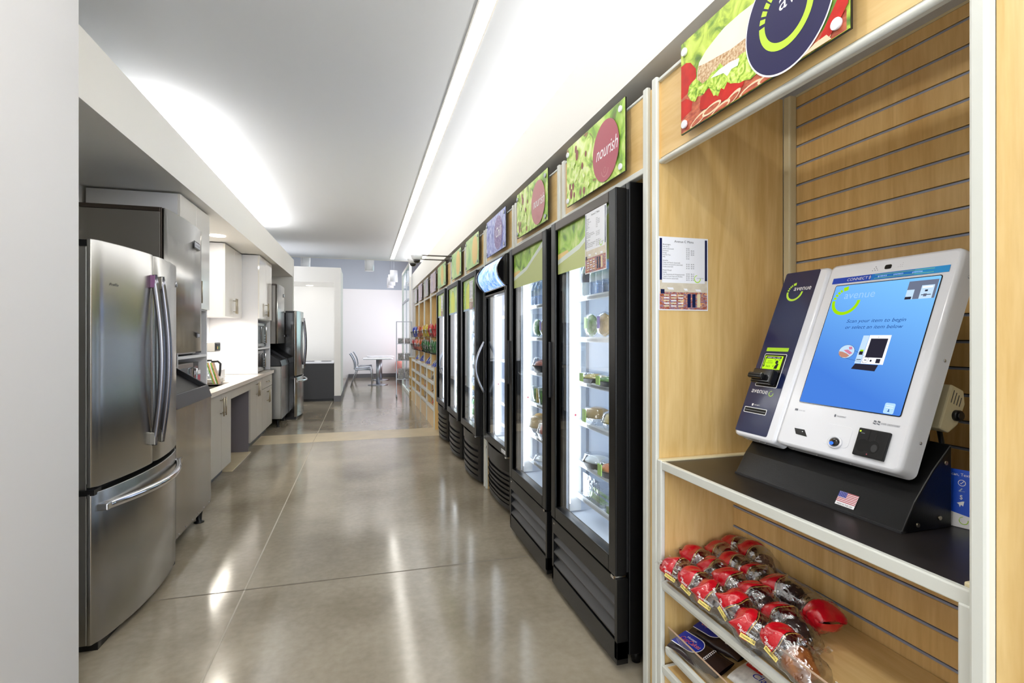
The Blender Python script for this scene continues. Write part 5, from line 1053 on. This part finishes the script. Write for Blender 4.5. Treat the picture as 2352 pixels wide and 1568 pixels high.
# worktop with undermount sink and grommets
t = thing('worktop', 'long pale stone worktop with a sink running along the left wall', 'worktop', (-1.57, 6.2, .82)); m = MB()
sx0, sx1, sy0, sy1 = -1.70, -1.36, 5.10, 6.05
for a, b, c, d in ((WX, -1.248, 4.31, sy0), (WX, -1.248, sy1, 8.12), (WX, sx0, sy0, sy1), (sx1, -1.248, sy0, sy1)): m.box(a, b, c, d, .822, .862)
m.build('slab', 'quartz', t)
m = MB(); m.box(sx0-.004, sx0, sy0, sy1, .66, .84).box(sx1, sx1+.004, sy0, sy1, .66, .84).box(sx0, sx1, sy0-.004, sy0, .66, .84).box(sx0, sx1, sy1, sy1+.004, .66, .84).box(sx0, sx1, sy0, sy1, .656, .66); m.build('sink_basin', 'steel_plain', t)
m = MB()
for y in (6.65, 6.95): m.cyl((-1.68, y, .862), .075, .004, 28)
m.build('grommet_ring', 'steel_side', t)
t = thing('faucet', 'slim chrome faucet behind the sink', 'faucet', (-1.78, 5.55, .862)); m = MB(); m.cyl((-1.78, 5.55, .862), .025, .02, 18).tube([(-1.78, 5.55, .87), (-1.78, 5.55, 1.07), (-1.76, 5.55, 1.12), (-1.70, 5.55, 1.14), (-1.64, 5.55, 1.12), (-1.62, 5.55, 1.07)], .011, 12); m.build('spout', 'chrome', t); m = MB(); m.tube([(-1.78, 5.58, .92), (-1.76, 5.64, .95)], .006, 8); m.build('lever', 'chrome', t)
# base cabinets
def base(y0, y1, label, doors, drawer=False):
    t = thing('base_cabinet', label, 'cabinet', (-1.58, (y0+y1)/2, 0)); xf = -1.289
    m = MB(); m.box(WX, xf, y0, y1, .10, .82); m.build('carcass', 'dark_panel', t); m = MB(); m.box(WX, xf-.06, y0, y1, 0, .10); m.build('toe_kick', 'base_grey', t)
    zt = .812
    if drawer:
        dr = panel_door(t, xf, y0, y1, .655, zt, 'cab_grey', 'drawer'); bar_handle(dr, xf+.019, (y0+y1)/2-.11, .735, (y0+y1)/2+.11, False); zt = .648
    n = doors; ws = (y1-y0)/n
    for k in range(n):
        a, b = y0+ws*k, y0+ws*(k+1); d = panel_door(t, xf, a, b, .10, zt, 'cab_grey'); hy = b-.04 if (k == 0 and n > 1) else a+.04
        bar_handle(d, xf+.019, hy, zt-.20, zt-.03)
base(4.31, 4.97, 'grey base cabinet under the near white tower with a drawer', 1, True)
base(4.975, 5.70, 'grey two door base cabinet just past the near ice machine', 2)
base(6.615, 7.335, 'grey two door base cabinet past the knee space', 2)
base(7.34, 8.09, 'grey base cabinet with drawer over two doors at the counter end', 2, True)
t = thing('sink_knee_space', 'open knee space under the worktop with a grey apron and dark side panel', 'cabinet', (-1.58, 6.15, 0))
m = MB(); m.box(-1.29, -1.27, 5.70, 6.615, .725, .815); m.build('apron', 'cab_grey', t); m = MB(); m.box(WX, -1.29, 6.597, 6.6145, 0, .82).box(WX, -1.87, 5.70, 6.597, 0, .82); m.build('side_panel', 'dark_panel', t); m = MB(); m.box(-1.87, -1.26, 5.705, 6.597, 0, .008); m.build('floor_patch', 'tile', t)
# backsplash box, coffee maker, sleeves, outlet, soap
t = thing('cup_organizer', 'white open box on the counter beside the coffee maker', 'organizer', (-1.62, 5.35, .862)); m = MB(); m.box(-1.80, -1.45, 5.10, 5.11, .8625, 1.0).box(-1.80, -1.45, 6.02, 6.03, .8625, 1.0)
m = MB(); m.box(-1.80, -1.48, 6.20, 6.21, .8625, .985).box(-1.80, -1.48, 6.36, 6.37, .8625, .985).box(-1.49, -1.48, 6.21, 6.36, .8625, .985).box(-1.80, -1.49, 6.21, 6.36, .8625, .87).box(-1.80, -1.79, 6.21, 6.36, .8625, .985); m.build('box_body', 'niche_white', t)
t = thing('coffee_maker', 'coffee brewer with black handled pot beside the near white tower', 'coffee maker', (-1.66, 6.1, .8645))
m = MB(); m.box(-1.82, -1.44, 5.94, 6.14, .8645, .91, 0).box(-1.82, -1.70, 5.94, 6.14, .91, 1.25, 0).box(-1.82, -1.47, 5.94, 6.14, 1.19, 1.29, 0); b = m.build('body', 'steel_plain', t, bevel=.006)
m = MB(); m.box(-1.47, -1.465, 5.96, 6.12, 1.205, 1.275, 0).box(-1.466, -1.462, 5.99, 6.02, 1.215, 1.245, 1).box(-1.466, -1.462, 6.05, 6.08, 1.215, 1.245, 2); m.build('control_panel', ['charcoal', 'juice', 'label_green'], b)
m = MB(T3((-1.57, 6.04, .912))); m.lathe([(.055, 0), (.068, .05), (.062, .11), (.035, .15), (.045, .18)], 24, 0); p = m.build('glass_pot', 'lid_clear', t); m = MB(T3((-1.57, 6.04, .912))); m.tube([(.04, 0, .17), (.10, 0, .175), (.125, 0, .15), (.12, 0, .06), (.115, 0, .02)], .011, 10); m.cyl((0, 0, .178), .045, .015, 18); m.build('pot_handle', 'black_plastic', p)
t = thing('cup_sleeve_holder', 'slanted stack of striped paper sleeves beside the coffee pot', 'paper sleeves', (-1.47, 6.0, .8645)); m = MB()
for k in range(5): m.prism([(-1.53+.012*k, 1.08), (-1.522+.012*k, 1.08), (-1.46+.012*k, .8645), (-1.468+.012*k, .8645)], -5.93, -5.85, k % 3, Matrix.Rotation(PI/2, 4, 'X'))
m.build('sleeves', ['leafy', 'bag_tan', 'bag_white'], t)
t = thing('wall_outlet', 'white outlet plate on the bright backsplash', 'outlet', (WX, 6.30, 1.05)); m = MB(FL((WX+.001, 6.40, 1.05))); m.prism(rrect(0, .075, 0, .115, .006), 0, .006, 0)
for z in (.022, .062): m.prism(rrect(.02, .055, z, z+.03, .008), .006, .007, 0); m.rect(.029, .032, z+.010, z+.022, .0073, 1); m.rect(.043, .046, z+.010, z+.022, .0073, 1)
m.build('plate', ['white_plastic', 'charcoal'], t)
t = thing('soap_bottle', 'small clear bottle standing behind the sink', 'bottle', (-1.72, 6.50, .862)); m = MB(T3((-1.72, 6.50, .862))); m.lathe([(.022, 0), (.022, .11), (.010, .125), (.010, .14)], 14, 0); m.build('body', 'bottle_clear', t); m = MB(T3((-1.72, 6.50, .862))); m.tube([(0, 0, .14), (0, 0, .165), (.03, 0, .165)], .004, 8); m.build('pump', 'white_plastic', t)
m = MB(); m.box(WX-.001, WX+.012, 5.06, 7.30, .8625, 1.58); struct('trim_3', m, 'niche_white')
# ================================================================ FAR SEATING AREA
t = thing('recycling_cabinet', 'dark grey recycling cabinet with white top in the alcove', 'cabinet', (-1.1, 11.6, 0)); m = MB(); m.box(-1.75, -.60, 11.34, 11.95, .05, .785); m.build('body', 'charcoal', t, bevel=.004)
m = MB(); m.box(-1.77, -.592, 11.32, 11.97, .785, .82, 0); tp = m.build('top', 'white_plastic', t, bevel=.004); m = MB()
for x in (-1.20, -.86): m.box(x, x+.20, 11.50, 11.72, .8205, .823)
m.build('slot', 'dark_void', tp); m = MB(); m.box(-1.74, -.62, 11.37, 11.93, 0, .05); m.build('plinth', 'black_plastic', t)
def table(x, y, label):
    t = thing('cafe_table', label, 'table', (x, y, 0)); m = MB(T3((x, y, 0))); m.prism(rrect(-.40, .40, -.38, .38, .10, 8), .715, .745, 0); m.build('tabletop', 'white_plastic', t, bevel=.006)
    m = MB(T3((x, y, 0))); m.cyl((0, 0, .02), .052, .69, 28); m.build('column', 'alu', t); m = MB(T3((x, y, 0))); m.lathe([(.27, 0), (.27, .012), (.20, .022), (.06, .03)], 40, 0); m.build('base', 'alu', t); return t
table(.385, 14.75, 'white square cafe table on a silver column, nearer of the two'); table(.50, 16.35, 'white square cafe table on a silver column, farther of the two')
def chair(x, y, label):
    M = T3((x, y, 0)); t = thing('cafe_chair', label, 'chair', (x, y, 0), 'pale chairs by the cafe tables')
    m = MB(M); m.grid(lambda u, v: (-.20+.42*u, -.21+.42*v, .455-.018*math.sin(PI*u)*math.sin(PI*v)+.02*u*u), 12, 8, 0); m.grid(lambda u, v: (-.20+.42*u, .21-.42*v, .443-.018*math.sin(PI*u)*math.sin(PI*v)+.02*u*u), 12, 8, 0); m.build('seat', 'chair_shell', t)
    m = MB(M)
    for o_, fl in ((0, 1), (.012, -1)): m.grid(lambda u, v: (-.19-.12*v**1.3+.035*math.sin(PI*v)-.05*(1-(2*u-1)**2)*.6-o_, (-.20+.40*u)*fl*(1-.08*v), .46+.42*v), 10, 10, 0)
    m.build('backrest', 'chair_shell', t)
    for s in (-1, 1):
        for nm, P in (('leg', [(.16, s*.20, .45), (.21, s*.21, .43), (.23, s*.22, .38), (.25, s*.23, 0)]), ('leg', [(-.12, s*.20, .45), (-.17, s*.21, .42), (-.30, s*.23, 0)])): m = MB(M); m.tube(P, .012, 10); m.build('leg', 'alu', t)
    m = MB(M); m.tube([(.16, -.20, .45), (.16, .20, .45)], .009, 8).tube([(-.12, -.20, .45), (-.12, .20, .45)], .009, 8).tube([(-.12, -.20, .45), (.16, -.20, .45)], .010, 8).tube([(-.12, .20, .45), (.16, .20, .45)], .010, 8); m.build('seat_frame', 'alu', t); return t
c0 = chair(-.03, 14.55, 'pale grey cafe chair nearest the aisle, facing the nearer table')
dup(c0, T3((.01, .85, 0)), 'pale grey cafe chair between the other two chairs'); dup(c0, T3((.06, 1.85, 0)), 'pale grey cafe chair at the farther table')
t = thing('bench_seat', 'orange upholstered bench with black base along the far glass side', 'bench', (1.3, 15.8, 0)); m = MB(); m.box(1.0, 1.60, 14.35, 17.3, .12, .60); m.build('cushion', 'orange_vinyl', t, bevel=.12, seg=6); m = MB(); m.box(1.03, 1.55, 14.4, 17.28, 0, .14); m.build('base', 'black_plastic', t)
# magazine rack on castors
t = thing('brochure_rack', 'silver wheeled rack with clear pockets of brochures by the white wall end', 'rack', (.86, 11.62, 0)); m = MB()
for x in (.70, 1.025): m.box(x-.011, x+.011, 11.61, 11.63, .06, 1.68)
m.box(.70, 1.025, 11.612, 11.628, 1.662, 1.68).box(.70, 1.025, 11.612, 11.628, .39, .41); fr_ = m.build('frame', 'alu', t)
for x in (.70, 1.025):
    m = MB(); m.box(x-.008, x+.008, 11.48, 11.76, .045, .062).cyl((x-.01, 11.50, .022), .022, .02, 14, 0, 'x').cyl((x-.01, 11.74, .022), .022, .02, 14, 0, 'x'); m.build('castor_foot', 'alu', fr_)
for z, hh in ((1.19, .10), (.82, .14), (.41, .22)):
    m = MB(); m.box(.715, 1.01, 11.50, 11.70, z-.012, z); m.build('shelf', 'alu', t)
    for x in (.72, .868):
        m = MB(); m.box(x, x+.138, 11.50, 11.503, z+.001, z+hh).box(x, x+.138, 11.60, 11.603, z+.001, z+hh+.03).box(x, x+.002, 11.50, 11.60, z+.001, z+hh).box(x+.136, x+.138, 11.50, 11.60, z+.001, z+hh); m.build('clear_pocket', 'acrylic', t)
        for k in range(2):
            q = thing('brochure', 'grey printed brochure in a clear pocket of the wheeled rack', 'brochure', (x+.07, 11.53+.03*k, z+.002), 'brochures in the wheeled rack'); m = MB(); m.box(x+.01, x+.128, 11.515+.03*k, 11.522+.03*k, z+.002, z+hh*.95+.02*k); m.build('cover', 'mag_grey', q)
# cylindrical pendants
def pend(x, y, label, zc=3.9):
    t = thing('pendant_light', label, 'pendant light', (x, y, 2.87)); M = T3((x, y, 0)); m = MB(M); m.lathe([(.098, 2.872), (.105, 2.872), (.105, 3.19), (.02, 3.195)], 32, 0); sh_ = m.build('shade', 'white_plastic', t)
    m = MB(M); m.cyl((0, 0, 2.885), .096, .004, 28); m.build('lamp', 'lamp_warm', t); m = MB(M); m.cyl((0, 0, 3.19), .006, zc-3.19, 8); m.build('stem', 'alu', t)
for x, y, l in ((.13, 12.45, 'white cylinder pendant alone above the middle of the far room'), (-1.29, 12.75, 'white cylinder pendant above the white alcove portal'), (.815, 14.75, 'white cylinder pendant nearest in the row by the glass partition'), (.81, 15.8, 'white cylinder pendant in the middle of the row by the glass'), (.81, 16.6, 'white cylinder pendant farthest in the row by the glass')): pend(x, y, l)
